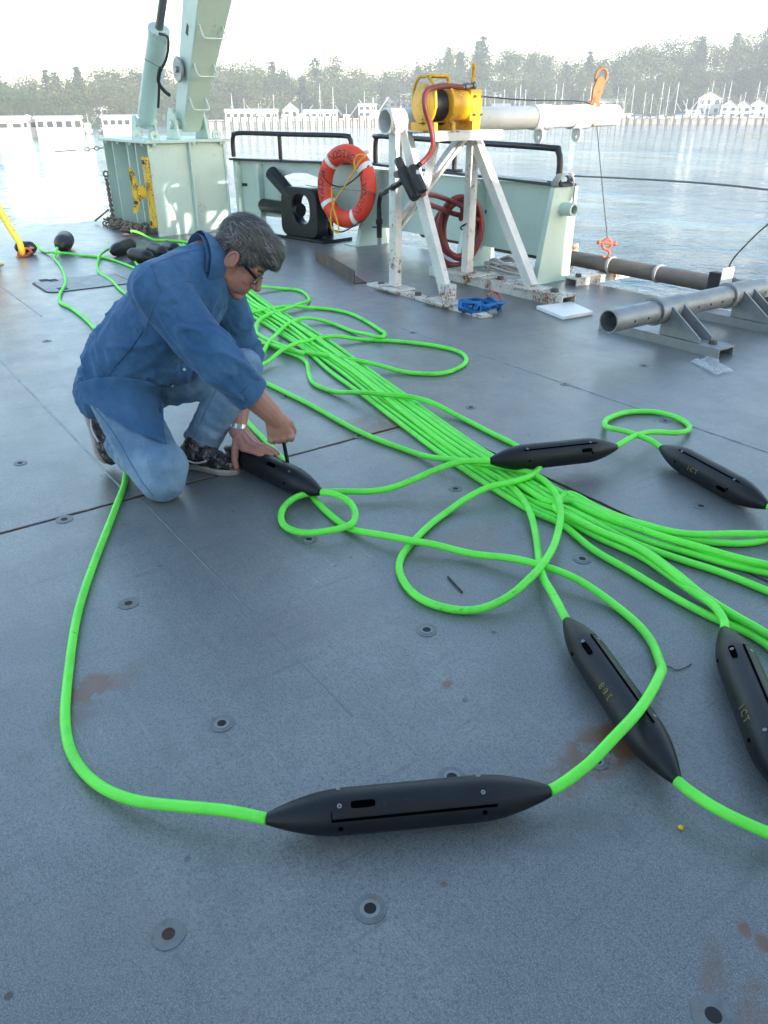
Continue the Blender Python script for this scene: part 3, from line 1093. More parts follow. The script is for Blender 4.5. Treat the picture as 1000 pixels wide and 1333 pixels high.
for a, b in zip(bw_pts, bw_pts[1:]):
    L = (b - a).length
    for i in range(int(L / 1.75)):
        p = a.lerp(b, i * 1.75 / L) * 0.9965
        o = link(bpy.data.objects.new('pile', _pm)); o.parent = bw
        o.location = Vector((p.x, p.y, WATER_Z)) - wloc(bw)

# ---- boats
M['gel'] = plain('boat_white', (0.80, 0.80, 0.78), 0.35, 0, 0.1, 1)
M['boat_blue'] = plain('boat_blue', (0.06, 0.16, 0.32), 0.35, 0, 0.1, 1)
M['mast'] = plain('mast_alloy', (0.50, 0.50, 0.50), 0.45, 0.1, 0.1, 3)


def hull(L, bm_, h):
    m = MB()
    secs = []
    for t in np.linspace(0, 1, 9):
        w = bm_ / 2 * (math.sin(math.pi * (0.16 + 0.84 * (1 - t)) ** 0.8) ** 0.7 if t < 1 else 0.02)
        x = (t - 0.5) * L
        sh = h * (0.85 + 0.35 * t * t)
        secs.append([(x, -w, sh), (x, -w * 0.8, sh * 0.3), (x, 0, -0.3), (x, w * 0.8, sh * 0.3), (x, w, sh)])
    for s in secs: m.v.extend(s)
    for k in range(8):
        for i in range(4):
            m.f.append((k * 5 + i, k * 5 + i + 1, k * 5 + 6 + i, k * 5 + 5 + i))
        m.f.append((k * 5, k * 5 + 5, k * 5 + 9, k * 5 + 4))
    m.f.append((0, 1, 2, 3, 4))
    return m


def sailboat(col, L=6.4, mh=8.2):
    o = thing('sailboat', (0, 0, 0), 'x', 'sailboat')
    hull(L, L * .3, .9).build('hull', col, o, 40)
    MB().prism([(-1.4, 0), (1.3, 0), (.9, .55), (-1.2, .6)], (0, -.55, .85), (1, 0, 0), (0, 0, 1), (0, 1, 0), 1.1).build('cabin', M['gel'], o)
    m_ = MB().tube([(0.5, 0, .8), (0.5, 0, mh)], [.065, .045], 6).build('mast', M['mast'], o)
    MB().bar((.5, -.45, mh * .6), (.5, .45, mh * .6), .05, .05).build('spreader', M['mast'], m_)
    MB().tube([(0.45, 0, 1.75), (-2.2, 0, 1.7)], .10, 6).build('furled_sail', M['boat_blue'] if col is M['gel'] else M['gel'], o)
    s_ = MB()
    s_.tube([(L * .49, 0, 1.1), (.5, 0, mh * .97)], .012, 3)
    s_.tube([(-L * .48, 0, 1.0), (.5, 0, mh * .99)], .012, 3)
    s_.build('stay', M['mast'], o)
    return o


def trawler():
    o = thing('fishing_boat', (0, 0, 0), 'x', 'boat')
    hull(7.5, 2.6, 1.2).build('hull', M['gel'], o, 40)
    cb = MB().box((.2, -.8, 1.1), (2.0, .8, 2.9)).build('wheelhouse', M['gel'], o)
    for y in (-.5, 0, .5):
        MB().box((.18, y - .2, 2.1), (.205, y + .2, 2.6)).build('window', M['glass'], cb)
    for x in (.5, 1.1, 1.7):
        MB().box((x - .22, -.83, 2.1), (x + .22, -.798, 2.6)).build('window', M['glass'], cb)
    MB().tube([(-.4, 0, 1), (-.4, 0, 5.6)], [.08, .05], 6).build('mast', M['mast'], o)
    MB().tube([(-.4, .3, 1.6), (-.8, 3.2, 5.2)], .05, 5).build('outrigger', M['mast'], o)
    MB().tube([(-.4, -.3, 1.6), (-.8, -3.2, 5.2)], .05, 5).build('outrigger', M['mast'], o)
    return o


_boats = [sailboat(M['gel']), sailboat(M['boat_blue'], 6.0, 7.2), trawler()]
_bl = ['white sailboat with bare mast moored behind the breakwater', 'blue-hulled sailboat with bare mast moored behind the breakwater', 'white fishing boat with wheelhouse and outriggers moored behind the breakwater']
_bfirst = [True] * 3
_rnd = random.Random(5)
for (px0, px1, n, sail) in ((560, 1060, 44, .86), (296, 500, 11, .3), (108, 140, 2, .0)):
    for i in range(n):
        px = px0 + (px1 - px0) * (i + _rnd.uniform(-.3, .3) + .5) / n
        far = _rnd.choice((222, 230, 238, 246)) if px > 290 else 150
        if 290 < px < 560: far = _rnd.uniform(196, 210)
        k = (0 if _rnd.random() < .75 else 1) if _rnd.random() < sail else 2
        o = _boats[k] if _bfirst[k] else copy_tree(_boats[k])
        _bfirst[k] = False
        p = shore_dir(px) * far
        o.location = (p.x, p.y, WATER_Z + .05)
        o.rotation_euler = (0, 0, _rnd.uniform(-.5, .5) + (math.pi * _rnd.randrange(2)) + CAM_YAW + math.pi / 2 * (1 if _rnd.random() < .6 else 0))
        sc = _rnd.uniform(.75, 1.15)
        if px < 290: sc *= .55
        o.scale = (sc, sc, sc)
        tag(o, _bl[k], ('sailboat', 'sailboat', 'boat')[k], ('white sailboats', 'blue sailboats', 'fishing boats')[k] + ' moored behind the breakwater')
        if px < 290: tag(o, 'white fishing boat tied up between the dock buildings on piles', 'boat', 'fishing boats at the fish dock')

# ------------------------------------------------------------------ bulwark
SA, SB = V(-8.72, 4.14, 0), V(-7.05, 4.80, 0)
SU = (SB - SA).normalized()
SN = V(SU.y, -SU.x, 0)            # inboard normal of the angled length
SL = (SB - SA).length
BY = 4.86                         # inboard face of the straight length
bul = thing('bulwark', (-6.6, 4.85, 0), 'pale green steel bulwark with dark cap and black handrails along the deck edge', 'bulwark')


def seg_t(px, py):
    d = ray(px, py)
    k = (SA - CC).dot(SN) / d.dot(SN)
    p = CC + d * k
    return (p - SA).dot(SU), p.z


_t0, _ = seg_t(366, 250)
_t1, _ = seg_t(420, 250)
arch = [(_t0, 0.17), (_t0, 0.50), (_t0 + .06, 0.60), (_t0 + .2, 0.635), (_t1 - .2, 0.635), (_t1 - .06, 0.60), (_t1, 0.50), (_t1, 0.17)]
MB().prism([(0, 0.17)] + arch + [(SL, 0.17), (SL, 0.735), (0, 0.735)], SA, SU, (0, 0, 1), -SN, 0.012).build('panel', M['green_paint'], bul)
MB().box((-7.05, BY, 0.16), (-4.41, BY + 0.012, 0.70)).build('panel', M['green_paint'], bul)
# cap
MB().obox((SA + SB) / 2 - SN * 0.01 + V(0, 0, 0.748), SU, SN, (0, 0, 1), SL + 0.02, 0.13, 0.022).build('cap', M['cap_blue'], bul, bevel=0.004)
MB().add([(-7.05, BY - .06, .738), (-7.05, BY + .08, .738), (-4.38, BY + .09, .702), (-4.38, BY - .07, .702), (-7.05, BY - .06, .76), (-7.05, BY + .08, .76), (-4.38, BY + .09, .724), (-4.38, BY - .07, .724)],
         [(0, 3, 2, 1), (4, 5, 6, 7), (0, 1, 5, 4), (1, 2, 6, 5), (2, 3, 7, 6), (3, 0, 4, 7)]).build('cap', M['cap_blue'], bul, bevel=0.004)
# stays: web plate with a sloping flange on the inboard edge
for x, yb, yt in ((-4.40, 4.63, 4.74), (-5.30, 4.57, 4.76), (-6.83, 4.56, 4.74)):
    m = MB()
    m.prism([(yb, 0), (5.0, 0), (4.93, .70), (yt, .70)], (x, 0, 0), (0, 1, 0), (0, 0, 1), (-1, 0, 0), 0.014)
    o = m.build('stay', M['green_paint'], bul)
    MB().add([(x + .003, yb - .012, 0), (x - .055, yb - .012, 0), (x - .04, yt - .012, .699), (x + .003, yt - .012, .699), (x + .003, yb - .001, 0), (x - .055, yb - .001, 0), (x - .04, yt - .001, .699), (x + .003, yt - .001, .699)],
             [(0, 3, 2, 1), (4, 5, 6, 7), (0, 1, 5, 4), (1, 2, 6, 5), (2, 3, 7, 6), (3, 0, 4, 7)]).build('flange', M['green_paint'], o)
    MB().box((x - .2, yb - .05, 0.0), (x + .03, 4.985, 0.008)).build('foot_plate', M['green_paint'], o)
for t in (0.10, 0.42):
    p = SA + SU * t
    MB().obox(p + SN * 0.045 + V(0, 0, .36), SU, SN, (0, 0, 1), .03, .09, .72).build('stay', M['green_paint'], bul)
MB().cyl((-4.47, BY + .005, .05), (-4.47, BY + .005, .7), .028, n=12).build('corner_bar', M['green_paint'], bul, 60)
MB().box((-4.46, 4.955, 0.0), (-4.395, 4.985, .70)).build('outer_flange', M['green_paint'], bul)
MB().pipe(V(-4.405, 4.85, .545), V(-4.29, 4.85, .545), .050, .034, 18).build('pipe_stub', M['green_paint'], bul, 40)
# the small dark plates fixed to the panels
_p = AX(628, 275, 1, BY)
MB().box((_p.x - .055, BY - .006, _p.z - .014), (_p.x + .055, BY - .0005, _p.z + .014)).build('name_tag', M['ink'], bul)
_t, _z = seg_t(314, 240)
MB().obox(SA + SU * (_t + .05) + SN * .004 + V(0, 0, _z), SU, SN, (0, 0, 1), .09, .006, .03).build('name_tag', M['ink'], bul)
# handrails
RZ = 1.0


def rail(pts, name='handrail'):
    return MB().tube(spline(pts, .03), .024, 10).build(name, M['blackblue'], bul, 80)


q0, q1 = SA + SU * 0.02 + V(0, 0, RZ + .01), SA + SU * (SL - .17) + V(0, 0, RZ)
rail([q0 - SU * .0 - V(0, 0, .24), q0 - V(0, 0, .1), q0 - V(0, 0, .03) + SU * .02, q0 + SU * .1, q0.lerp(q1, .5), q1 - SU * .1, q1 - SU * .02 - V(0, 0, .02), q1 - V(0, 0, .08), q1 - V(0, 0, .25)])
yr = BY + .01
rail([(-6.97, yr, .75), (-6.97, yr, RZ - .09), (-6.95, yr, RZ - .02), (-6.87, yr, RZ), (-5.6, yr, RZ - .02), (-4.62, yr, RZ - .035), (-4.53, yr, RZ - .055), (-4.50, yr, RZ - .13), (-4.50, yr, .72)])
for p, zt in ((SA + SU * seg_t(365, 200)[0], RZ), (V(-5.75, yr, 0), RZ - .015)):
    o = MB().tube([(p.x, p.y, .735), (p.x, p.y, zt)], .021, 10).build('rail_post', M['blackblue'], bul, 80)
    MB().box((p.x - .07, p.y - .045, .742), (p.x + .07, p.y + .045, .762)).build('post_foot', M['blackblue'], o, bevel=.004)
MB().box((-4.57, yr - .05, .715), (-4.43, yr + .05, .735)).build('post_foot', M['blackblue'], bul, bevel=.004)

# wire lifeline from the bulwark end forward, lashed with old rope
e = V(-4.44, 4.93, .775)
m = MB().tube(spline([e, AX(1000, 247, 1, 4.95), V(-1.2, 4.97, .62), V(4.2, 5.0, .9)], .08), .007, 6)
tag(m.build('lifeline_wire', M['steel'], None, 80, loc=e), 'taut grey wire lifeline running forward from the end of the green bulwark', 'wire')
rp = thing('rope_lashing', e, 'frayed grey rope lashing knotted round the dark cap at the bulwark end', 'rope')
m = MB()
for k in range(4):
    m.tube([V(-4.47 + .018 * k, 4.86 + .085 * math.cos(a), .735 + .05 * math.sin(a)) + V(.01 * math.sin(3 * a), 0, 0) for a in np.linspace(0, 6.283, 18)], .008, 6)
m.tube(spline([(-4.40, 4.90, .78), (-4.385, 4.92, .74), (-4.38, 4.91, .66), (-4.385, 4.90, .60)], .02), .007, 6)
m.ell((-4.42, 4.92, .775), (.028, .03, .025))
m.build('rope', M['rope'], rp, 80)

# ------------------------------------------------------------------ A-frame pedestal at the stern
PX0, PX1, PY0, PY1, PZ = -10.20, -8.72, 3.18, 4.06, 0.955
ped = thing('crane_pedestal', (-9.46, 3.62, 0), 'pale green ribbed steel pedestal carrying the leaning crane leg at the stern', 'pedestal')
MB().box((PX0 + .02, PY0 + .15, 0), (PX1, PY1, PZ - .03)).build('body', M['green_paint'], ped, bevel=.004)
MB().box((PX0 - .03, PY0 - .04, PZ - .03), (PX1 + .05, PY1 + .04, PZ)).build('top_plate', M['green_paint'], ped, bevel=.004)
for x in (PX0 + .01, PX0 + .33, PX0 + .83, PX0 + 1.09, PX1 - .022):
    MB().box((x, PY0, 0), (x + .022, PY0 + .152, PZ - .031)).build('rib', M['green_paint'], ped)
MB().box((PX1 - .002, 3.62, 0), (PX1 + .055, 3.642, PZ - .031)).build('rib', M['green_paint'], ped)
MB().box((PX1 - .002, PY1 - .03, 0), (PX1 + .02, PY1 - .008, PZ - .031)).build('rib', M['green_paint'], ped)
for y in (PY0 + .06, PY0 + .5, PY1 - .06):
    MB().cyl((PX1 + .03, y, PZ - .055), (PX1 + .03, y, PZ - .030), .022, n=8).build('bolt', M['green_paint'], ped)
for x in (PX0 + .2, PX0 + .6, PX0 + 1.0, PX1 - .1):
    MB().cyl((x, PY0 - .015, PZ - .055), (x, PY0 - .015, PZ - .030), .022, n=8).build('bolt', M['green_paint'], ped)
MB().lathe((PX0 + .17, PY0 + .14, .66), (0, -1, 0), [(0, .035), (0, .062), (.05, .062), (.05, .035)], 16, close=True).build('pipe_end', M['chain'], ped, 40)
# lugs that hold leg and ram
LEG_Y = 3.74
for y in (LEG_Y - .17, LEG_Y + .17):
    MB().prism([(-.20, 0), (.16, 0), (.07, .25), (.02, .30), (-.05, .30), (-.10, .25)], (-8.93, y - .015, PZ), (1, 0, 0), (0, 0, 1), (0, 1, 0), .03).build('leg_lug', M['green_paint'], ped, bevel=.006)
for y in (3.51, 3.71):
    MB().prism([(-.15, 0), (.15, 0), (.08, .19), (.02, .23), (-.04, .23), (-.09, .19)], (-9.93, y - .012, PZ), (1, 0, 0), (0, 0, 1), (0, 1, 0), .024).build('ram_lug', M['green_paint'], ped, bevel=.006)
for (x, y) in ((-8.80, 3.30), (-8.80, 4.0), (-9.2, 3.24)):
    MB().ringprism([(.05 * math.cos(a), .05 * math.sin(a) + .045) for a in np.linspace(0, 6.283, 17)[:-1]], [(.02 * math.cos(a), .02 * math.sin(a) + .045) for a in np.linspace(0, 6.283, 17)[:-1]],
                   (x, y, PZ - .01), (0, 1, 0), (0, 0, 1), (1, 0, 0), .022).build('pad_eye', M['green_paint'], ped, 40)

# crane leg
leg = thing('leaning_crane_boom', (-8.93, LEG_Y, PZ), 'tall pale green box-section crane leg with ladder rungs leaning over the deck', 'crane')
l0, l1 = AX(245, 158, 1, LEG_Y), AX(272, -20, 1, LEG_Y)
la = (l1 - l0).normalized()
lf = V(la.z, 0, -la.x)          # towards the deck side
l0 = l0 - la * .05
LT = 3.4


def legsec(t):
    k = min(1.0, t / 1.5)
    return .20 + .15 * k + .02 * max(0, t - 1.5), .22 + .13 * k


m = MB()
for t in (0, 1.5, LT):
    w, d = legsec(t)
    c = l0 + la * t
    m.v += [tuple(c + V(0, s * w / 2, 0) + lf * (q * d / 2)) for s, q in ((-1, -1), (1, -1), (1, 1), (-1, 1))]
m.f = [(0, 3, 2, 1), (8, 9, 10, 11)] + [(4 * k + i, 4 * k + (i + 1) % 4, 4 * k + 4 + (i + 1) % 4, 4 * k + 4 + i) for k in range(2) for i in range(4)]
m.build('leg_box', M['green_paint'], leg, bevel=.01)
MB().cyl(l0 + V(0, -.22, 0) + la * .02, l0 + V(0, .22, 0) + la * .02, .05, n=14).build('hinge_pin', M['green_paint'], leg, 50)
for t in (.42, .80, 1.20, 1.62, 2.05):
    w, d = legsec(t)
    c = l0 + la * t + lf * (d / 2 - .005)
    hw = w * .37
    MB().tube(spline([c + V(0, -hw, 0), c + V(0, -hw, 0) + lf * .11 - la * .04, c + V(0, -hw + .02, 0) + lf * .13 - la * .05, c + V(0, 0, 0) + lf * .13 - la * .05, c + V(0, hw - .02, 0) + lf * .13 - la * .05, c + V(0, hw, 0) + lf * .11 - la * .04, c + V(0, hw, 0)], .02), .0085, 6).build('rung', M['green_paint'], leg, 80)
w, d = legsec(1.0)
_c = l0 + la * 1.0 + V(0, -w / 2 - .002, 0)
MB().obox(_c + la * .05, lf, (0, 1, 0), la, .05, .006, .10).build('warning_plate', M['ink'], leg)
w, d = legsec(.62)
_c = l0 + la * .62 + V(0, -w / 2, 0) - lf * .03
MB().lathe(_c, (0, -1, 0), [(0, 0), (0, .055), (.03, .055), (.03, .11), (.045, .12), (.06, .11), (.06, .03), (.085, .03), (.085, 0)], 20).build('sheave', M['galv'], leg, 40)

# hydraulic ram
ram = thing('hydraulic_ram', (-9.93, 3.61, PZ), 'pale green hydraulic cylinder with bare rod beside the crane leg', 'hydraulic cylinder')
c0, c1, c2 = AX(190, 158, 1, 3.61), AX(207, 38, 1, 3.61), AX(214, -20, 1, 3.61)
ra = (c1 - c0).normalized()
RL = (c1 - c0).length
MB().lathe(c0, ra, [(-.06, 0), (-.06, .055), (0, .06), (.06, .095), (.10, .105), (RL - .04, .105), (RL - .03, .115), (RL, .115), (RL, .06), (RL + .01, .045), (RL + .012, 0)], 24).build('barrel', M['green_paint'], ram, 40)
MB().cyl(c0 + ra * RL, c0 + ra * (RL + 1.5), .042, n=16).build('rod', M['steel'], ram, 50)
MB().cyl(c0 + V(0, -.13, 0) - ra * .02, c0 + V(0, .13, 0) - ra * .02, .04, n=12).build('pin', M['green_paint'], ram, 50)
m = MB()
m.tube(spline([c1 - ra * .06 + V(.1, -.02, 0), AX(219, 50, 1, 3.6), AX(217, 75, 1, 3.6), AX(208, 96, 1, 3.6), AX(207, 120, 1, 3.6), AX(206, 140, 1, 3.6)], .03), .014, 8)
m.build('hydraulic_hose', M['black_rubber'], ram, 80)
m = MB().tube(spline([AX(209, 88, 1, 3.58), AX(206, 105, 1, 3.58), AX(212, 116, 1, 3.62), AX(221, 124, 1, 3.7)], .03), .02, 8)
m.build('hydraulic_hose', M['black_rubber'], ram, 80)
st = thing('stay_wire', AX(208, 88, 1, 3.58), 'thin slack wire running off from the crane sheave over the stern', 'wire')
MB().tube([AX(212, 90, 1, 3.6), AX(190, 78, 1, 3.4), AX(165, 62, 1, 3.2)], .004, 5).build('wire', M['steel'], st)

# cleat bolted on the pedestal corner
cl = thing('yellow_cleat', (PX1 - .05, PY0, .5), 'worn yellow T-shaped cleat and its long backing bar on the green pedestal corner', 'cleat')
a0, a1 = AX(203, 206, 1, PY0 - .02), AX(211, 301, 1, PY0 - .02)
cx = PX1 - .025
MB().box((cx - .075, PY0 - .05, .09), (cx + .028, PY0 - .002, .80)).build('backing_bar', M['yellow_worn'], cl, bevel=.004)
for z in (.14, .75):
    MB().cyl((cx - .025, PY0 - .065, z), (cx - .025, PY0 - .049, z), .025, n=6).build('bolt', M['brown_steel'], cl)
m = MB().prism([(-.02, -.055), (-.09, -.075), (-.145, -.21), (-.185, -.21), (-.165, -.09), (-.165, .09), (-.185, .24), (-.14, .24), (-.09, .075), (-.02, .055)], (cx + .0, PY0 - .049, .46), (0, 1, 0), (0, 0, 1), (1, 0, 0), .03)
m.v = [(v[0] - .03, v[1], v[2]) for v in m.v]
m.build('horn', M['yellow_worn'], cl, bevel=.006)
MB().cyl((cx - .075, PY0 - .14, .46), (cx + .02, PY0 - .14, .46), .03, n=14).build('boss', M['yellow_worn'], cl, 50)


# chains
def chain_link(mb, c, ax, up, L=.055, r=.0075):
    ax, up = Vector(ax).normalized(), Vector(up)
    up = (up - ax * up.dot(ax)).normalized()
    pts = []
    for k in range(14):
        a = 2 * math.pi * k / 14
        pts.append(Vector(c) + ax * (L * .5 * math.cos(a)) + up * (L * .30 * math.sin(a)))
    mb.tube(pts, r, 5, closed=True)


ch = thing('hanging_chain', AX(140, 235, 1, PY0), 'rusty chain hanging down the outer rib of the green pedestal to the deck', 'chain')
m = MB()
p0, p1 = AX(137, 232, 1, PY0 - .03), AX(141, 290, 1, PY0 - .03)
p0.x, p1.x = PX0 + .03, PX0 + .05
n = 17
for k in range(n):
    c = p0.lerp(V(p1.x, p1.y, .03), k / (n - 1))
    chain_link(m, c, (0, 0.05, -1), (1, 0, 0) if k % 2 else (0, 1, 0), .06)
m.lathe(p0 + V(0, 0, .05), (1, 0.3, 0), [(-.008, .025), (.008, .025), (.008, .04), (-.008, .04)], 14, close=True)
m.build('chain', M['chain'], ch, 80)
MB().tube([V(PX0 + .02, PY0 - .06, .16), V(PX0 - .08, PY0 - .22, .03)], .012, 6).build('turnbuckle', M['chain'], ch, 80)
cp = thing('chain_pile', G(180, 303), 'heap of rusty chain lying on deck against the foot of the green pedestal', 'chain')
m = MB()
rnd = random.Random(3)
for k in range(150):
    t = rnd.random()
    c = V(PX0 + .1 + 1.2 * t, PY0 - .10 + rnd.gauss(0, .055), .02 + abs(rnd.gauss(0, .03)))
    chain_link(m, c, (rnd.uniform(-1, 1), rnd.uniform(-1, 1), rnd.uniform(-.4, .4)), (rnd.uniform(-1, 1), rnd.uniform(-1, 1), rnd.uniform(-1, 1)), .07, .009)
m.build('chain', M['chain'], cp, 80)
cw = thing('chain_line', AX(137, 193, 1, PY0), 'short chain and eye shackled to the outer top corner of the green pedestal', 'chain')
m = MB()
q0, q1 = V(PX0 - .02, PY0 - .02, .84), V(PX0 - 3.0, PY0 - 3.4, .52)
for k in range(4):
    c = q0.lerp(q1, k / 75.0)
    chain_link(m, c, q1 - q0, (0, 0, 1) if k % 2 else (1, -1, 0), .065, .006)
m.tube([q0.lerp(q1, .07), q0.lerp(q1, .13)], .006, 5)
m.build('chain', M['chain'], cw, 80)

# ------------------------------------------------------------------ black fairlead
fl0, fl1 = G(366, 308), G(416, 316)
fx = (fl1 - fl0); fx.z = 0
fw = fx.length
fx.normalize()
fy = V(-fx.y, fx.x, 0)
fair = thing('fairlead', (fl0 + fl1) / 2, 'black cast steel chock with an oval opening and two stub bollards by the bulwark', 'fairlead')
N = 40
outer, inner = [], []
W2, H2 = fw / 2, .50
for k in range(N):
    a = 2 * math.pi * k / N
    ca, sa = math.cos(a), math.sin(a)
    p = 2 / 5.0
    x = (abs(ca) ** p) * (1 if ca > 0 else -1) * W2
    z = .25 + (abs(sa) ** p) * (1 if sa > 0 else -1) * .25
    x *= 1.0 - .12 * (z / .5)
    outer.append((x + W2, z))
    inner.append((W2 * 1.12 + .135 * (abs(ca) ** .8) * (1 if ca > 0 else -1), .285 + .145 * (abs(sa) ** .8) * (1 if sa > 0 else -1)))
MB().ringprism(outer, inner, fl0 + V(0, 0, .02), fx, (0, 0, 1), fy, .14).build('chock_body', M['black_cast'], fair, 45, bevel=.018, seg=3)
MB().obox(fl0 + fx * (fw / 2 + .03) + fy * .16 + V(0, 0, .015), fx, fy, (0, 0, 1), fw + .16, .42, .03).build('base_plate', M['black_cast'], fair, bevel=.006)
yf = (fl0 + fl1).y / 2
f0 = fl0 + fy * .07


def AF(px, py):
    d = ray(px, py)
    return CC + d * ((f0 - CC).dot(fy) / d.dot(fy))


for (a, b, r) in (((383, 258), (353, 224), .074), ((392, 274), (342, 267), .070)):
    A, B = AF(*a), AF(*b)
    L = (B - A).length
    MB().lathe(A, B - A, [(0, 0), (0, r), (L - .015, r), (L - .004, r - .004), (L, r - .014), (L, 0)], 22).build('stub_bollard', M['black_cast'], fair, 40)
A = fl0 + fx * (fw - .26) + fy * .30
MB().prism([(-.04, 0), (.10, 0), (.10, .60), (.07, .65), (.0, .66), (-.03, .62)], A, fx, (0, 0, 1), fy, .05).build('backing_plate', M['black_cast'], fair, bevel=.012)

# ------------------------------------------------------------------ lifebuoy
RC = AX(451, 243, 1, 4.50)
ln = V(.22, -.97, .06).normalized()
lx = V(0, 0, 1).cross(ln).normalized()      # to the viewer's right
lx = lx if lx.dot(CR) > 0 else -lx
lz = ln.cross(lx)
lz = lz if lz.z > 0 else -lz
RR, rr = .302, .083
buoy = thing('lifebuoy', RC, 'orange-red lifebuoy with white tape bands and black lettering hung on the bulwark', 'lifebuoy')


def RP(a, rad, off=0.0):
    return RC + lx * (rad * math.cos(a)) + lz * (rad * math.sin(a)) + ln * off


m = MB()
for k in range(56):
    a = 2 * math.pi * k / 56
    for i in range(18):
        b = 2 * math.pi * i / 18
        m.v.append(tuple(RP(a, RR + rr * math.cos(b), rr * .82 * math.sin(b))))
for k in range(56):
    for i in range(18):
        m.f.append((k * 18 + i, ((k + 1) % 56) * 18 + i, ((k + 1) % 56) * 18 + (i + 1) % 18, k * 18 + (i + 1) % 18))
m.build('ring', M['orange'], buoy, 180)
for ad in (132, 35, 215, 298):
    m = MB()
    for k in range(5):
        a = R(ad - 4.4 + 2.2 * k)
        for i in range(19):
            b = R(-20 + 220 * i / 18)
            m.v.append(tuple(RP(a, RR + (rr + .0015) * math.cos(b), (rr * .82 + .0015) * math.sin(b))))
    for k in range(4):
        for i in range(18):
            m.f.append((k * 19 + i, k * 19 + 19 + i, k * 19 + 20 + i, k * 19 + 1 + i))
    m.build('tape_band', M['tape'], buoy, 180)


def text_mesh(ch, size, depth=.0008):
    cu = bpy.data.curves.new('t', 'FONT')
    cu.body = ch
    cu.size = size
    cu.align_x = 'CENTER'
    cu.align_y = 'CENTER'
    cu.extrude = depth
    cu.resolution_u = 3
    o = link(bpy.data.objects.new('t', cu))
    dg = bpy.context.evaluated_depsgraph_get()
    me = bpy.data.meshes.new_from_object(o.evaluated_get(dg))
    bpy.data.objects.remove(o)
    vs = [Vector(v.co) for v in me.vertices]
    fs = [tuple(p.vertices) for p in me.polygons]
    bpy.data.meshes.remove(me)
    return vs, fs


def letters(s, a0, step, nm):
    m = MB()
    for i, c in enumerate(s):
        vs, fs = text_mesh(c, .085)
        a = R(a0 + step * i)
        out = []
        for v in vs:
            v = Vector((v.x * .95, v.y * 1.25, v.z))
            # tops towards the hole, reading counter-clockwise
            rad = RR - v.y * .92
            aa = a + v.x / RR
            dd = max(0.0, rr ** 2 - (rad - RR) ** 2) ** .5 * .82
            out.append(RP(aa, rad, dd + .0012 + v.z))
        m.add(out, fs)
    return m.build(nm, M['ink'], buoy)


letters('OREGON', 62, 11.5, 'lettering')
letters('NEWPORT', -48, 10.5, 'lettering')
letters('WECOMA', 153, 10, 'lettering')
# grab line, lashing and yellow heaving line
m = MB()
for a0, a1, sag in ((150, 32, .18), (-50, -128, .10)):
    A, B = RP(R(a0), RR + rr, .03), RP(R(a1), RR + rr, .03)
    mid = (A + B) / 2 + V(0, 0, -.02) + ln * .06 - lz * sag
    m.tube(spline([A, A.lerp(mid, .45) - lz * sag * .3 + ln * .05, mid, B.lerp(mid, .45) - lz * sag * .3 + ln * .05, B], .02), .007, 6)
m.build('grab_line', M['black_rubber'], buoy, 80)
m = MB()
pts = [(463, 222), (461, 210), (465, 203), (471, 201), (476, 204), (470, 208), (464, 217), (459, 226), (452, 238), (445, 248), (439, 256), (434, 266), (431, 280), (431, 292), (434, 300), (440, 303), (441, 298), (438, 284), (434, 270), (432, 256), (432, 243)]
d0 = RC + ln * .105
for k in range(1):
    P = []
    for (a, b) in pts:
        d = ray(a, b)
        P.append(CC + d * ((d0 - CC).dot(ln) / d.dot(ln)))
    m.tube(spline(P, .02), .0085, 6)
m.build('yellow_line', M['yellow_rope'], buoy, 80)
MB().tube([RP(R(181), .48, .10), RP(R(183), RR + rr * .6, .09), RP(R(-4), RR + rr * .5, .09), RP(R(-5), .42, .0)], .0045, 5).build('retaining_wire', M['steel'], buoy)
MB().tube([RP(R(90), RR, -rr), RP(R(90), RR + .02, -.30)], .02, 6).build('hanger', M['green_paint'], buoy)

# ------------------------------------------------------------------ white winch frame and boom
fr = thing('steel_trestle', (-4.6, 3.9, 0), 'rust-streaked white steel trestle carrying a long white boom pipe over the rail', 'frame')
b1 = MB().box((-5.15, 3.50, 0), (-3.80, 3.60, .022)).build('base_beam', M['rusty_white'], fr, bevel=.003)
m = MB()
m.box((-5.20, 4.17, 0), (-3.72, 4.185, .075)).box((-5.20, 4.185, .062), (-3.72, 4.305, .075)).box((-5.20, 4.305, 0), (-3.72, 4.32, .075))
b2 = m.build('base_beam', M['rusty_white'], fr)
for (x, y, z) in ((-5.02, 3.55, .022), (-4.55, 3.55, .022), (-3.95, 3.55, .022)):
    MB().cyl((x, y, z - .002), (x, y, z + .022), .028, .024, n=6).build('bolt', M['brown_steel'], b1)
for (x, y, z) in ((-4.42, 4.245, .075), (-3.86, 4.245, .075), (-5.05, 4.245, .075)):
    MB().cyl((x, y, z - .002), (x, y, z + .024), .032, .026, n=6).build('bolt', M['brown_steel'], b2)
MB().box((-5.0, 3.46, .022), (-4.72, 3.66, .034)).build('shoe_plate', M['rusty_white'], fr, bevel=.003)
MB().box((-4.40, 3.47, .022), (-4.12, 3.65, .034)).build('shoe_plate', M['rusty_white'], fr, bevel=.003)
MB().box((-4.86, 4.10, .075), (-4.58, 4.30, .088)).build('shoe_plate', M['rusty_white'], fr, bevel=.003)
MB().box((-4.20, 4.12, .075), (-3.92, 4.30, .088)).build('shoe_plate', M['rusty_white'], fr, bevel=.003)


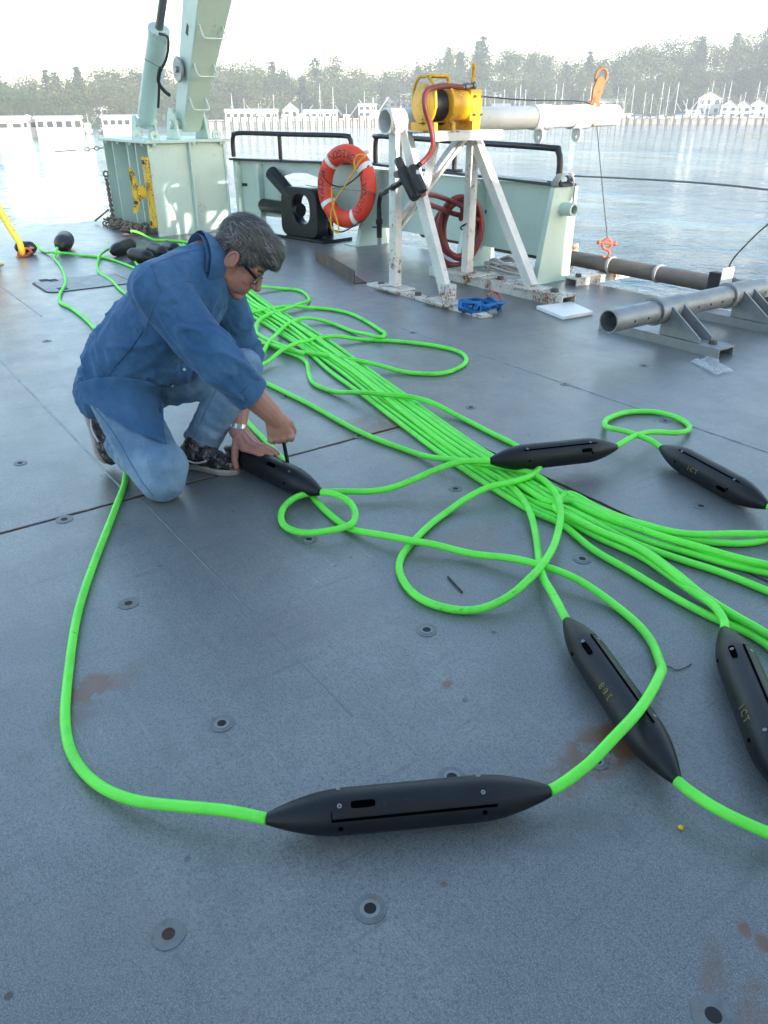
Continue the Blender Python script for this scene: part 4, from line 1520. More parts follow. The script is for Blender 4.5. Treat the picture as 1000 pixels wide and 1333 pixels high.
def angle_leg(p0, p1, w, name, hint):
    """L-section member"""
    p0, p1 = Vector(p0), Vector(p1)
    x, y, z = frame_from(p1 - p0, hint)
    L = (p1 - p0).length
    t = .010
    m = MB()
    m.prism([(-w / 2, -w / 2), (w / 2, -w / 2), (w / 2, -w / 2 + t), (-w / 2 + t, -w / 2 + t), (-w / 2 + t, w / 2), (-w / 2, w / 2)], p0, x, y, z, L)
    return m.build(name, M['white_paint'], fr, bevel=.0015)


PZC = 1.16
MB().obox((-4.875, 3.58, (PZC - .06 + .034) / 2), (1, 0, 0), (0, 1, 0), (0, 0, 1), .085, .06, PZC - .06 - .034).build('upright', M['white_paint'], fr, bevel=.006)
MB().obox((-4.745, 4.19, (PZC - .05 + .088) / 2), (1, 0, 0), (0, 1, 0), (0, 0, 1), .07, .07, PZC - .05 - .088).build('upright', M['white_paint'], fr, bevel=.006)
MB().bar((-4.236, 3.575, .03), (-4.84, 3.62, PZC - .02), .09, .05, (0, 1, 0)).build('raking_leg', M['white_paint'], fr, bevel=.004)
MB().bar((-4.05, 4.21, .085), (-4.80, 4.20, PZC - .03), .075, .07, (0, 1, 0)).build('raking_leg', M['white_paint'], fr, bevel=.004)
MB().box((-4.29, 3.54, .034), (-4.19, 3.61, .15)).build('gusset', M['rusty_white'], fr, bevel=.004)
MB().bar((-4.90, 3.62, .46), (-4.77, 4.16, PZC - .05), .02, .125, (1, 0, 0)).build('diagonal_brace', M['white_paint'], fr, bevel=.003)
MB().bar((-4.885, 3.585, .455), (-4.745, 4.175, PZC - .055), .055, .018, (1, 0, 0)).build('diagonal_brace', M['white_paint'], fr, bevel=.003)
MB().bar((-4.58, 3.62, .72), (-4.80, 3.90, PZC - .06), .05, .05).build('short_brace', M['white_paint'], fr, bevel=.004)
boom = MB().pipe((-4.85, 3.47, PZC), (-4.85, 5.86, PZC + .022), .082, .072, 28).build('boom_pipe', M['white_pipe'], fr, 40)
for y in (4.98, 5.42):
    MB().pipe((-4.85, y - .10, PZC + .012), (-4.85, y + .10, PZC + .014), .090, .0815, 28).build('sleeve', M['white_pipe'], boom, 40)
    MB().ringprism([(.05 * math.cos(a), .06 * math.sin(a) - .115) for a in np.linspace(0, 6.283, 21)[:-1]], [(.018 * math.cos(a), .018 * math.sin(a) - .13) for a in np.linspace(0, 6.283, 21)[:-1]],
                   (-4.85, y - .012, PZC), (1, 0, 0), (0, 0, 1), (0, 1, 0), .024).build('pad_eye', M['white_pipe'], boom, 40)
WZ = 1.105
MB().box((-4.80, 3.60, WZ - .012), (-4.46, 4.22, WZ)).build('winch_plate', M['rusty_white'], fr, bevel=.002)
MB().box((-4.47, 3.60, WZ - .062), (-4.458, 4.22, WZ - .0125)).build('plate_lip', M['white_paint'], fr)

# ------------------------------------------------------------------ yellow winch
wn = thing('air_winch', (-4.63, 3.9, WZ), 'yellow air winch with dark wire drum bolted on top of the white trestle', 'winch')
WX = -4.62
ya = AX(549, 130, 0, WX).y
yb = AX(617, 130, 0, WX).y
S = (yb - ya)
zc = WZ + .155


def disc(y0, y1, r, r2=None, n=28):
    return MB().lathe((WX, y0, zc), (0, 1, 0), [(0, 0), (0, r - .01), (.006, r), (y1 - y0 - .006, r2 or r), (y1 - y0, (r2 or r) - .01), (y1 - y0, 0)], n)


disc(ya + .010, ya + .035, .128).build('drum_flange', M['yellow'], wn, 40)
disc(ya + .035, ya + .165, .088).build('drum', M['brown_steel'], wn, 40)
m = MB()
pts = [V(WX + .095 * math.cos(2 * math.pi * k / 20), ya + .04 + .12 * k / 300.0, zc + .095 * math.sin(2 * math.pi * k / 20)) for k in range(300)]
m.tube(pts, .0045, 5)
m.build('wound_wire', M['black_rubber'], wn, 80)
disc(ya + .165, ya + .195, .135).build('drum_flange', M['yellow'], wn, 40)
disc(ya + .195, yb - .05, .100, .095).build('gear_case', M['yellow'], wn, 40)
MB().obox((WX, yb - .05, zc - .005), (1, 0, 0), (0, 1, 0), (0, 0, 1), .17, .10, .20).build('motor_block', M['yellow'], wn, bevel=.012)
MB().obox((WX + .088, yb - .045, zc - .005), (1, 0, 0), (0, 1, 0), (0, 0, 1), .02, .075, .13).build('cover_plate', M['yellow'], wn, bevel=.006)
for dy in (-.03, .03):
    for dz in (-.055, .055):
        MB().cyl((WX + .096, yb - .045 + dy, zc - .005 + dz), (WX + .106, yb - .045 + dy, zc - .005 + dz), .009, n=6).build('bolt', M['brown_steel'], wn)
m = MB()
for y in (ya + .01, ya + .165):
    m.box((WX - .13, y, WZ), (WX + .13, y + .03, WZ + .05))
m.box((WX - .10, yb - .09, WZ), (WX + .10, yb - .02, WZ + .06))
m.build('foot', M['yellow'], wn, bevel=.004)
m = MB()
for s in (-1, 1):
    m.tube(spline([V(WX + s * .125, ya + .022, zc - .02), V(WX + s * .11, ya + .022, zc + .10), V(WX + s * .05, ya + .022, zc + .165), V(WX + s * .05, ya + .10, zc + .17), V(WX + s * .05, ya + .18, zc + .17)], .02), .011, 8)
m.tube([V(WX - .05, ya + .022, zc + .167), V(WX + .05, ya + .022, zc + .167)], .011, 8)
m.tube([V(WX - .05, ya + .18, zc + .17), V(WX + .05, ya + .18, zc + .17)], .013, 8)
m.tube([V(WX + .05, ya + .18, zc + .17), V(WX + .06, ya + .185, zc + .09)], .012, 8)
m.build('guard_bars', M['yellow'], wn, 80)
MB().lathe((WX + .02, yb - .035, zc + .095), (0, .02, 1), [(0, 0), (0, .02), (.03, .02), (.035, .013), (.13, .012), (.135, .016), (.155, .015), (.16, 0)], 14).build('control_lever', M['yellow'], wn, 40)
m = MB()
m.lathe((WX + .03, yb - .14, zc + .105), (0, 1, .1), [(0, 0), (0, .018), (.02, .018), (.02, .026), (.05, .026), (.05, .02), (.09, .02), (.09, .028), (.11, .028), (.11, 0)], 10)
m.build('hose_fitting', M['steel'], wn, 40)

# wire from winch to the block at the boom end, and down
BKY = AX(773, 135, 0, -4.85).y
bt = AX(783, 100, 0, -4.83)
bb = AX(767, 160, 0, -4.83)
wr = thing('winch_wire', (WX, yb, zc), 'thin dark wire running from the yellow winch to the orange block and down', 'wire')
wA = V(WX - .02, yb - .02, zc + .06)
wB = AX(763, 133, 0, -4.83)
MB().tube(spline([wA, AX(680, 130, 0, -4.80), wB, AX(779, 148, 0, -4.83)], .05), .005, 5).build('wire', M['black_rubber'], wr)
SHK = AX(791, 312, 1, 5.20)
MB().tube(spline([AX(777, 163, 0, -4.83), AX(777, 163, 0, -4.83).lerp(SHK, .5) + V(-.02, .02, 0), SHK], .08), .004, 5).build('wire', M['brown_steel'], wr)
bk = thing('snatch_block', (bt + bb) / 2, 'orange snatch block with open cheek plates clamped on the end of the boom', 'pulley block')
ba = (bt - bb).normalized()
bx, by, bz = frame_from(ba, (0, 1, 0))
BL = (bt - bb).length
CRn = V(CR.x, CR.y, 0)
o1 = []
for (a, b) in ((-.035, -.02), (.035, -.02), (.045, .10), (.030, .2), (.042, .30), (.03, .40), (0, .425), (-.03, .40), (-.038, .30), (-.028, .18), (-.045, .08)):
    o1.append((a, b * BL / .42))
side = ba.cross(CRn).normalized()
wdir = ba.cross(side).normalized()
for s in (-.022, .012):
    MB().prism(o1, bb + side * s, wdir, ba, side, .010).build('cheek_plate', M['orange_steel'], bk, bevel=.002)
MB().lathe(bb + ba * (BL * .38) - side * .012, side, [(0, 0), (0, .05), (.008, .04), (.016, .04), (.024, .05), (.024, 0)], 20).build('sheave', M['orange_steel'], bk, 40)
MB().cyl(bb + ba * (BL * .38) - side * .035, bb + ba * (BL * .38) + side * .035, .014, n=8).build('axle', M['steel'], bk, 40)
MB().tube([bt - ba * .05 + wdir * (.045 * math.cos(a)) + ba * (.06 * math.sin(a) + .05) for a in np.linspace(0, 6.283, 16)[:-1]], .012, 6, closed=True).build('shackle', M['orange_steel'], bk, 80)
MB().bar(bb - ba * .02, bb + ba * .05, .11, .07, CRn).build('saddle', M['orange_steel'], bk, bevel=.004)

sh = thing('shackle_hook', SHK, 'bright orange-red shackle and hook hanging on the wire above the outboard pipe', 'shackle')
m = MB()
m.tube([SHK + CRn * (.035 * math.cos(a)) + V(0, 0, .04 * math.sin(a) - .035) for a in np.linspace(0, 6.283, 18)[:-1]], .011, 7, closed=True)
m.tube([SHK + CRn * -.06 + V(0, 0, -.02), SHK + CRn * .06 + V(0, 0, -.03)], .012, 7)
m.tube(spline([SHK + V(0, 0, -.07), SHK + CRn * .03 + V(0, 0, -.10), SHK + CRn * .01 + V(0, 0, -.14), SHK + CRn * -.03 + V(0, 0, -.12)], .01), .011, 7)
m.ell(SHK + CRn * .065 + V(0, 0, -.03), .018, nu=8, nv=6).ell(SHK + CRn * -.065 + V(0, 0, -.02), .018, nu=8, nv=6)
m.build('hook', M['red_steel'], sh, 80)

# ------------------------------------------------------------------ air regulator and hoses
RGP = AX(533, 230, 1, 3.50)
rg = thing('air_regulator', RGP, 'black air regulator and filter bowls with gauge strapped to the raking trestle leg', 'regulator')


def cy(a, b, r, nm, cap=True, y=3.50):
    A, B = AX(a[0], a[1], 1, y), AX(b[0], b[1], 1, y)
    L = (B - A).length
    return MB().lathe(A, B - A, [(0, 0), (0, r * .8), (.008, r), (L - .02, r), (L - .006, r * .8), (L, 0)], 16).build(nm, M['black_rubber'], rg, 40)


cy((518, 207), (525, 224), .030, 'adjuster')
cy((523, 220), (542, 259), .042, 'filter_bowl')
cy((536, 217), (551, 251), .036, 'filter_bowl', y=3.47)
cy((513, 243), (533, 230), .020, 'inlet_fitting')
cy((535, 226), (548, 212), .018, 'outlet_fitting')
g_ = AX(517, 227, 1, 3.46)
MB().lathe(g_, CC - g_, [(-.012, 0), (-.012, .026), (.008, .026), (.008, .020), (.005, .020), (.005, 0)], 16).build('gauge', M['steel'], rg, 40)
MB().obox(AX(544, 224, 1, 3.43), (1, 0, 0), (0, 1, 0), (0, 0, 1), .03, .004, .025).build('paper_tag', M['tape'], rg)


def hose(P, r, label, name='air_hose', mat='red_hose', cat='hose', step=.03):
    o = thing(name, P[0], label, cat)
    MB().tube(spline(P, step), r, 10).build('hose', M[mat], o, 80)
    return o


hose([V(WX + .03, yb - .14, zc + .105), V(WX + .10, ya + .12, zc + .11), AX(556, 118, 0, -4.46), AX(553, 138, 0, -4.42), AX(561, 165, 0, -4.42), AX(564, 190, 0, -4.42), AX(556, 205, 0, -4.46), AX(548, 213, 1, 3.50)], .0175,
     'red air hose curving from the yellow winch down to the black regulator', 'air_hose')
# coil hung on the rear upright
cu_c = AX(598, 311, 1, 4.27)
hs = thing('hose_coil', V(cu_c.x, cu_c.y, .09), 'coiled dark red air hose hung behind the rear trestle upright', 'hose')
m = MB()
rnd = random.Random(8)
pts = []
n = 24
for k in range(n * 4 + 1):
    a = -2 * math.pi * k / n + 1.2
    lap = k / n
    rx, rz_ = .150 + .022 * math.sin(lap * 2.1) + .010 * (lap % 2), .225 + .018 * math.cos(lap * 1.7)
    pts.append(cu_c + CRn * (rx * math.cos(a) + .02 * math.sin(lap * 3)) + V(0, 0, rz_ * math.sin(a) - .012 * lap) + CF * (.028 * (lap - 2) * .8))
zmin = min(p.z for p in pts)
pts = [p + V(0, 0, max(0, .105 - zmin)) for p in pts]
m.tube(spline(pts, .03), .020, 8)
m.build('hose', M['red_hose'], hs, 80)
lead = [AX(546, 253, 1, 3.52), AX(565, 254, 1, 3.8), AX(583, 260, 1, 4.1), AX(602, 270, 1, 4.2), AX(600, 285, 1, 4.24), pts[0]]
MB().tube(spline(lead, .03), .020, 8).build('hose', M['red_hose'], hs, 80)
lead = [AX(552, 264, 1, 3.60), AX(572, 271, 1, 3.95), AX(590, 278, 1, 4.2), pts[4]]
MB().tube(spline(lead, .03), .020, 8).build('hose', M['red_hose'], hs, 80)
_t = AX(609, 294, 1, 4.2)
MB().tube([_t + CRn * (.055 * math.cos(a)) + CF * (.06 * math.sin(a)) + V(0, 0, .015 * math.cos(a)) for a in np.linspace(0, 6.283, 18)[:-1]], .006, 5, closed=True).build('cable_tie', M['black_rubber'], hs)
# standpipe by the bulwark
sp = G(494, 323)
spt = thing('air_standpipe', sp, 'slim standpipe with black valve rising from the deck beside the lifebuoy stay', 'standpipe')
MB().cyl(sp, sp + V(0, 0, .14), .022, n=12).build('pipe', M['galv'], spt, 50)
MB().lathe(sp + V(0, 0, .10), (0, 0, 1), [(0, .02), (0, .026), (.12, .026), (.13, .034), (.17, .034), (.18, .024), (.24, .024)], 12).build('valve_body', M['black_rubber'], spt, 40)
MB().bar(sp + V(0, 0, .2), sp + V(0, 0, .2) - CRn * .07, .018, .012).build('valve_handle', M['black_rubber'], spt)
hose([sp + V(0, 0, .33), sp + V(0, 0, .42), sp + V(.15, -.08, .52), AX(500, 251, 1, 4.0), AX(505, 247, 1, 3.7), AX(513, 243, 1, 3.5)], .022, 'short dark hose bending from the standpipe to the regulator', 'feed_hose', 'black_rubber')

# ------------------------------------------------------------------ galvanised perforated pipe on its two cradles
gp0, gp1 = G(790, 418, .19), G(1000, 374, .19)
GXp = (gp0.x + gp1.x) / 2
gy0 = gp0.y
pp = thing('perforated_pipe', (GXp, gy0 + .8, 0), 'galvanised grey pipe with drilled holes lying across two steel channels', 'pipe')
MB().pipe((GXp, gy0, .19), (GXp, gy0 + 3.0, .19), .064, .057, 28).build('pipe', M['galv'], pp, 40)
hm = MB().lathe((0, 0, 0), (1, 0, 0), [(0, 0), (0, .0075), (.0015, .0075), (.0015, 0)], 10)
for k in range(15):
    a = R(-8)
    y = gy0 + .15 + .118 * k
    MB().lathe((GXp + .0635 * math.cos(a), y, .19 + .0635 * math.sin(a)), (math.cos(a), 0, math.sin(a)), [(0, 0), (0, .0075), (.0015, .0075), (.0015, 0)], 10).build('hole', M['hole'], pp)
for k, dy in enumerate((.50, 1.22)):
    y = gy0 + dy
    m = MB()
    m.pipe((GXp, y - .09, .19), (GXp, y + .12, .19), .073, .0645, 28)
    sl = m.build('saddle_sleeve', M['galv'], pp, 40)
    MB().pipe((GXp, y - .115, .19), (GXp, y - .09, .19), .080, .065, 28).build('clamp_ring', M['screw'] if k == 0 else M['galv'], pp, 40)
    for yy in (y - .035, y + .075):
        MB().prism([(.0, -.045), (.06, .03), (.27, -.115), (.27, -.135), (.0, -.135)], (GXp + .01, yy, .19), (1, 0, 0), (0, 0, 1), (0, 1, 0), .012).build('gusset', M['galv'], pp)
    m = MB()
    x0, x1 = GXp - .42, GXp + .42
    m.box((x0, y - .055, .043), (x1, y + .095, .053)).box((x0, y - .055, 0), (x1, y - .045, .0428)).box((x0, y + .085, 0), (x1, y + .095, .0428))
    chn = m.build('channel', M['galv'], pp)
    for x in (x1 - .09, x0 + .09):
        MB().cyl((x, y + .02, .053), (x, y + .02, .074), .024, .02, n=6).build('bolt', M['brown_steel'], chn)

# dark outboard pipe along the deck edge
ob = thing('outboard_pipe', (-4.0, 5.21, -.05), 'long weathered dark pipe slung along the outside of the deck edge', 'pipe')
OY, OZ = 5.215, .115
MB().pipe((-6.6, OY, OZ), (0.4, OY, OZ), .060, .052, 24).build('pipe', M['dark_pipe'], ob, 40)
for px in (795, 858, 955):
    x = AX(px, 355, 1, OY).x
    MB().pipe((x - .012, OY, OZ), (x + .012, OY, OZ), .068, .0605, 24).build('strap', M['rope'], ob, 40)
for x in (-4.72, -4.62):
    MB().prism([(-.10, -.10), (.02, -.12), (.10, 0), (.08, .11), (-.10, .09)], (x, OY, OZ), (0, 1, 0), (0, 0, 1), (1, 0, 0), .02).build('bracket', M['rusty_white'], ob)
for x in (-5.8, -3.2, -1.5, 0.2):
    MB().box((x - .03, 4.98, -.08), (x + .03, OY, -.02)).build('support_arm', M['dark_pipe'], ob)
# black stop block with white plate, and its bent wire
bp = AX(940, 366, 1, 5.10)
bkx = bp.x
sb = thing('stop_block', (bkx, 5.09, 0), 'black rubber block on a white plate beside the outboard pipe', 'block')
MB().box((bkx - .05, 5.00, .03), (bkx + .05, 5.07, .235)).build('rubber_block', M['black_rubber'], sb, bevel=.008)
MB().box((bkx + .052, 4.99, .0), (bkx + .062, 5.12, .27)).build('plate', M['tape'], sb, bevel=.002)
MB().box((bkx - .05, 4.90, 0.0), (bkx + .062, 5.07, .029)).build('foot', M['dark_pipe'], sb)
wb = V(bkx + .057, 5.06, .268)
tag(MB().tube(spline([wb, wb + V(.012, 0, .05), AX(968, 322, 1, 5.06), AX(1000, 292, 1, 5.06), AX(1040, 270, 1, 5.06), AX(1075, 275, 1, 5.06)], .03), .0055, 5).build('bent_wire', M['black_rubber'], None, 80, loc=wb), 'stiff dark wire curving up from the black rubber block', 'wire')
# white channel bracket at the bulwark end
cb = thing('channel_bracket', G(780, 372), 'short white steel channel bolted down beside the bulwark end', 'bracket')
q = G(742, 372)
m = MB()
x0, x1, y0, y1 = q.x - .07, q.x + .05, 4.80, 5.50
m.box((x0, y0, .045), (x1, y1, .055)).box((x0, y0, 0), (x0 + .01, y1, .0448)).box((x1 - .01, y0, 0), (x1, y1, .0448))
m.build('channel', M['rusty_white'], cb)
MB().cyl(((x0 + x1) / 2, y0 + .08, .055), ((x0 + x1) / 2, y0 + .08, .08), .026, .022, n=6).build('bolt', M['brown_steel'], cb)

# ------------------------------------------------------------------ loose gear on deck
# angle iron
A, B = G(411, 338), G(461, 370)
ad = (B - A).normalized()
an = V(-ad.y, ad.x, 0)
an = an if an.dot(CRn) > 0 else -an
ai = MB().prism([(0, 0), (.105, 0), (.105, .009), (.009, .009), (.009, .105), (0, .105)], A, an, (0, 0, 1), ad, (B - A).length)
tag(ai.build('angle_iron', M['brown_steel'], None, loc=A), 'dark brown length of steel angle lying on deck in front of the fairlead', 'angle iron')

# grey rope heap
c = G(655, 368)
rh = thing('rope_heap', c, 'heap of grey rope loosely coiled on the rear beam of the trestle', 'rope')
m = MB()
rnd = random.Random(21)
P = []
for k in range(60):
    a = k * 1.15 + rnd.uniform(-.25, .25)
    rx = .22 * rnd.uniform(.45, 1.0)
    ry = .11 * rnd.uniform(.45, 1.0)
    p = c + V(rx * math.cos(a), ry * math.sin(a), .085 + .11 * (1 - abs(math.cos(a)) * .5) * rnd.uniform(.05, 1.1))
    P.append(p)
m.tube(spline(P, .02), .0105, 6)
m.build('rope', M['rope'], rh, 80)

# blue strap
c = G(626, 407)
bs = thing('blue_strap', c, 'tangled bright blue webbing strap dropped on the end of the trestle beam', 'strap')


def ribbon(P, w, t=.003, seed=1, roll=0.5):
    P = spline(P, .015)
    rnd = random.Random(seed)
    m = MB()
    n = len(P)
    ph = rnd.uniform(0, 6)
    for i, p in enumerate(P):
        tg = (P[min(i + 1, n - 1)] - P[max(i - 1, 0)]).normalized()
        sd = tg.cross(V(0, 0, 1)).normalized()
        ang = ph + roll * math.sin(i * .13 + ph) * 1.3
        up = sd.cross(tg)
        s2 = sd * math.cos(ang) + up * math.sin(ang)
        u2 = up * math.cos(ang) - sd * math.sin(ang)
        for a, b in ((-1, -1), (1, -1), (1, 1), (-1, 1)):
            q = p + s2 * (a * w / 2) + u2 * (b * t)
            m.v.append((q.x, q.y, max(.004, q.z)))
    for i in range(n - 1):
        for k in range(4):
            m.f.append((4 * i + k, 4 * i + (k + 1) % 4, 4 * i + 4 + (k + 1) % 4, 4 * i + 4 + k))
    return m


def dk(px, py, z):
    p = G(px, py)
    p.z = z
    return p


for sd_, (ca, cb2, ra_, rb_) in ((3, (622, 406, .13, .075)), (5, (636, 405, .12, .07)), (8, (612, 408, .09, .06))):
    rnd = random.Random(sd_)
    P = []
    a = rnd.uniform(0, 6)
    for k in range(15):
        a += rnd.uniform(.8, 1.9) * (1 if rnd.random() < .8 else -1)
        q = dk(ca, cb2, .012 + .055 * rnd.random())
        w_ = rnd.uniform(.45, 1.05)
        P.append(q + cg(ra_ * w_ * math.cos(a), rb_ * 1.6 * w_ * math.sin(a)))
    ribbon(P, .030, .0016, seed=sd_, roll=.9).build('webbing', M['blue_strap'], bs, 60)
MB().tube(spline([dk(634, 400, .08), dk(641, 397, .09), dk(648, 398, .08), dk(652, 402, .05)], .01), .008, 6).build('red_end', M['red_steel'], bs, 80)
MB().bar(dk(636, 412, .022), dk(645, 411, .03), .05, .02).build('ratchet', M['galv'], bs, bevel=.003)

# white board
Q = [G(698, 403), G(733, 417), G(772, 410), G(743, 397)]
wb_ = MB()
wb_.add([tuple(q + V(0, 0, .001)) for q in Q] + [tuple(q + V(0, 0, .026)) for q in Q], [(0, 3, 2, 1), (4, 5, 6, 7), (0, 1, 5, 4), (1, 2, 6, 5), (2, 3, 7, 6), (3, 0, 4, 7)])
tag(wb_.build('white_board', M['white_board'], None, bevel=.004, loc=Q[0]), 'thin white plastic board lying flat near the galvanised pipe', 'board')

# plastic bag
_k = NT('clear_film')
_k.out((.75, .77, .78), .22, 0, _k.bump(_k.noise(90, 4), .5, .004), .5, Alpha=_k.math('ADD', _k.math('MULTIPLY', _k.noise(40, 3), .35), .15))
M['film'] = _k.m
Q = [G(898, 472), G(933, 490), G(954, 485), G(927, 466)]
m = MB()
nn = 14
for i in range(nn):
    for j in range(nn):
        u, v = i / (nn - 1), j / (nn - 1)
        p = (Q[0] * (1 - u) + Q[1] * u) * (1 - v) + (Q[3] * (1 - u) + Q[2] * u) * v
        w = noise.noise(Vector((u * 4, v * 4, 2.2)))
        m.v.append((p.x + .02 * noise.noise(Vector((u * 3, v * 3, 9))), p.y + .02 * noise.noise(Vector((u * 3, 5, v * 3))), .006 + .022 * abs(w) + .012 * abs(noise.noise(Vector((u * 11, v * 11, 1))))))
for i in range(nn - 1):
    for j in range(nn - 1):
        m.f.append((i * nn + j, (i + 1) * nn + j, (i + 1) * nn + j + 1, i * nn + j + 1))
tag(m.build('plastic_bag', M['film'], None, 60, loc=Q[0]), 'crumpled clear plastic bag lying on deck in front of the galvanised pipe', 'plastic bag')

# flush hatch
hx0, hx1, hy0, hy1 = -6.88, -6.36, 1.40, 2.05
ht = thing('deck_hatch', ((hx0 + hx1) / 2, (hy0 + hy1) / 2, 0), 'flush rounded hatch plate in the deck behind the kneeling man', 'hatch')
poly = []
for (cx_, cy_, a0) in ((hx1 - .08, hy1 - .08, 0), (hx0 + .08, hy1 - .08, 90), (hx0 + .08, hy0 + .08, 180), (hx1 - .08, hy0 + .08, 270)):
    for k in range(5):
        a = R(a0 + 22.5 * k)
        poly.append((cx_ + .08 * math.cos(a), cy_ + .08 * math.sin(a)))
M['hatch'] = paint('hatch_paint', (0.20, 0.215, 0.22), .45, .1, .4, scale=3)
MB().prism([((x - (hx0 + hx1) / 2) * 1.05 + (hx0 + hx1) / 2, (y - (hy0 + hy1) / 2) * 1.05 + (hy0 + hy1) / 2) for x, y in poly], (0, 0, .0005), (1, 0, 0), (0, 1, 0), (0, 0, 1), .0025).build('seal', M['ink'], ht)
MB().prism(poly, (0, 0, .003), (1, 0, 0), (0, 1, 0), (0, 0, 1), .004).build('cover', M['hatch'], ht, bevel=.001)
for (px, py) in ((58, 366), (69, 366), (82, 377)):
    p = G(px, py)
    MB().box((p.x - .05, p.y - .035, .0065), (p.x + .05, p.y + .035, .0085)).build('lift_pocket', M['hole'], ht)

# yellow stand at the edge of view
b = G(10, 345) + cg(-.10, 0)
ys = thing('yellow_stand', b, 'yellow and white painted tubular steel stand in bright sun near the stern', 'stand')
topp = b + cg(-.22, .35, 1.05)
for k, (dx, dy) in enumerate(((0, 0), (.05, .45), (-.55, .25), (-.45, .75))):
    f = b + cg(dx, dy)
    f.z = 0
    MB().tube(spline([f, f + V(0, 0, .12), f.lerp(topp, .3) + V(0, 0, .04), topp], .05), .03, 10).build('leg', M['yellow'], ys, 80)
    MB().cyl(f, f + V(0, 0, .012), .06, n=12).build('foot', M['yellow'], ys, 50)
MB().tube([b.lerp(topp, .45), (b + cg(-.55, .25)).lerp(topp, .45)], .022, 8).build('cross_bar', M['yellow'], ys, 80)
MB().lathe(topp, (0, 0, 1), [(-.03, 0), (-.03, .09), (.05, .09), (.05, .05), (.12, .05), (.12, 0)], 16).build('head', M['yellow'], ys, 40)
sk = G(33, 334)
rs = thing('red_shackle', sk, 'red shackle lying on deck beside the foot of the yellow stand', 'shackle')
MB().tube([sk + cg(.055 * math.cos(a), .06 * math.sin(a), .035 + .03 * math.sin(a)) for a in np.linspace(.5, 5.8, 16)], .013, 7).build('bow', M['red_steel'], rs, 80)
MB().cyl(sk + cg(.05, -.05, .03), sk + cg(.05, .06, .03), .012, n=8).build('pin', M['red_steel'], rs, 60)

# small litter
p = G(583, 752)
tag(MB().tube([dk(583, 752, .004), dk(595, 765, .004), dk(602, 772, .003)], .0028, 6).build('steel_pin', M['black_rubber'], None, 60, loc=p), 'thin dark steel pin lying inside the big green cable loop', 'pin')
p = G(886, 1079)
tag(MB().ell(p + V(0, 0, .004), (.006, .005, .0045), nu=8, nv=6).build('yellow_pebble', M['yellow_rope'], None, 60, loc=p), 'tiny yellow pebble on bare deck near the float with numbers', 'pebble')
p = G(870, 866)
tag(MB().tube(spline([dk(862, 867, .002), dk(872, 869, .003), dk(880, 873, .002), dk(890, 871, .003), dk(900, 865, .002)], .01), .0013, 4).build('loose_thread', M['black_rubber'], None, 60, loc=p), 'curly dark thread on deck between two black floats', 'thread')
p = G(516, 335)
tag(MB().lathe(p, (0, 0, 1), [(.001, 0), (.001, .045), (.007, .045), (.012, .03), (.012, 0)], 18).build('green_deck_plug', plain('green_plug', (.02, .09, .07), .5), None, 40, loc=p), 'small dark green plug cap set in the deck near the trestle', 'plug')

# ------------------------------------------------------------------ floats
FR = .048            # float radius
CRAD = .0115         # cable radius
FE = [(.27 * k / 14.0, .25 + .75 * math.sin(math.pi / 2 * k / 14.0) ** .92) for k in range(15)]
FP = FE + [(1 - t, v) for t, v in reversed(FE)]


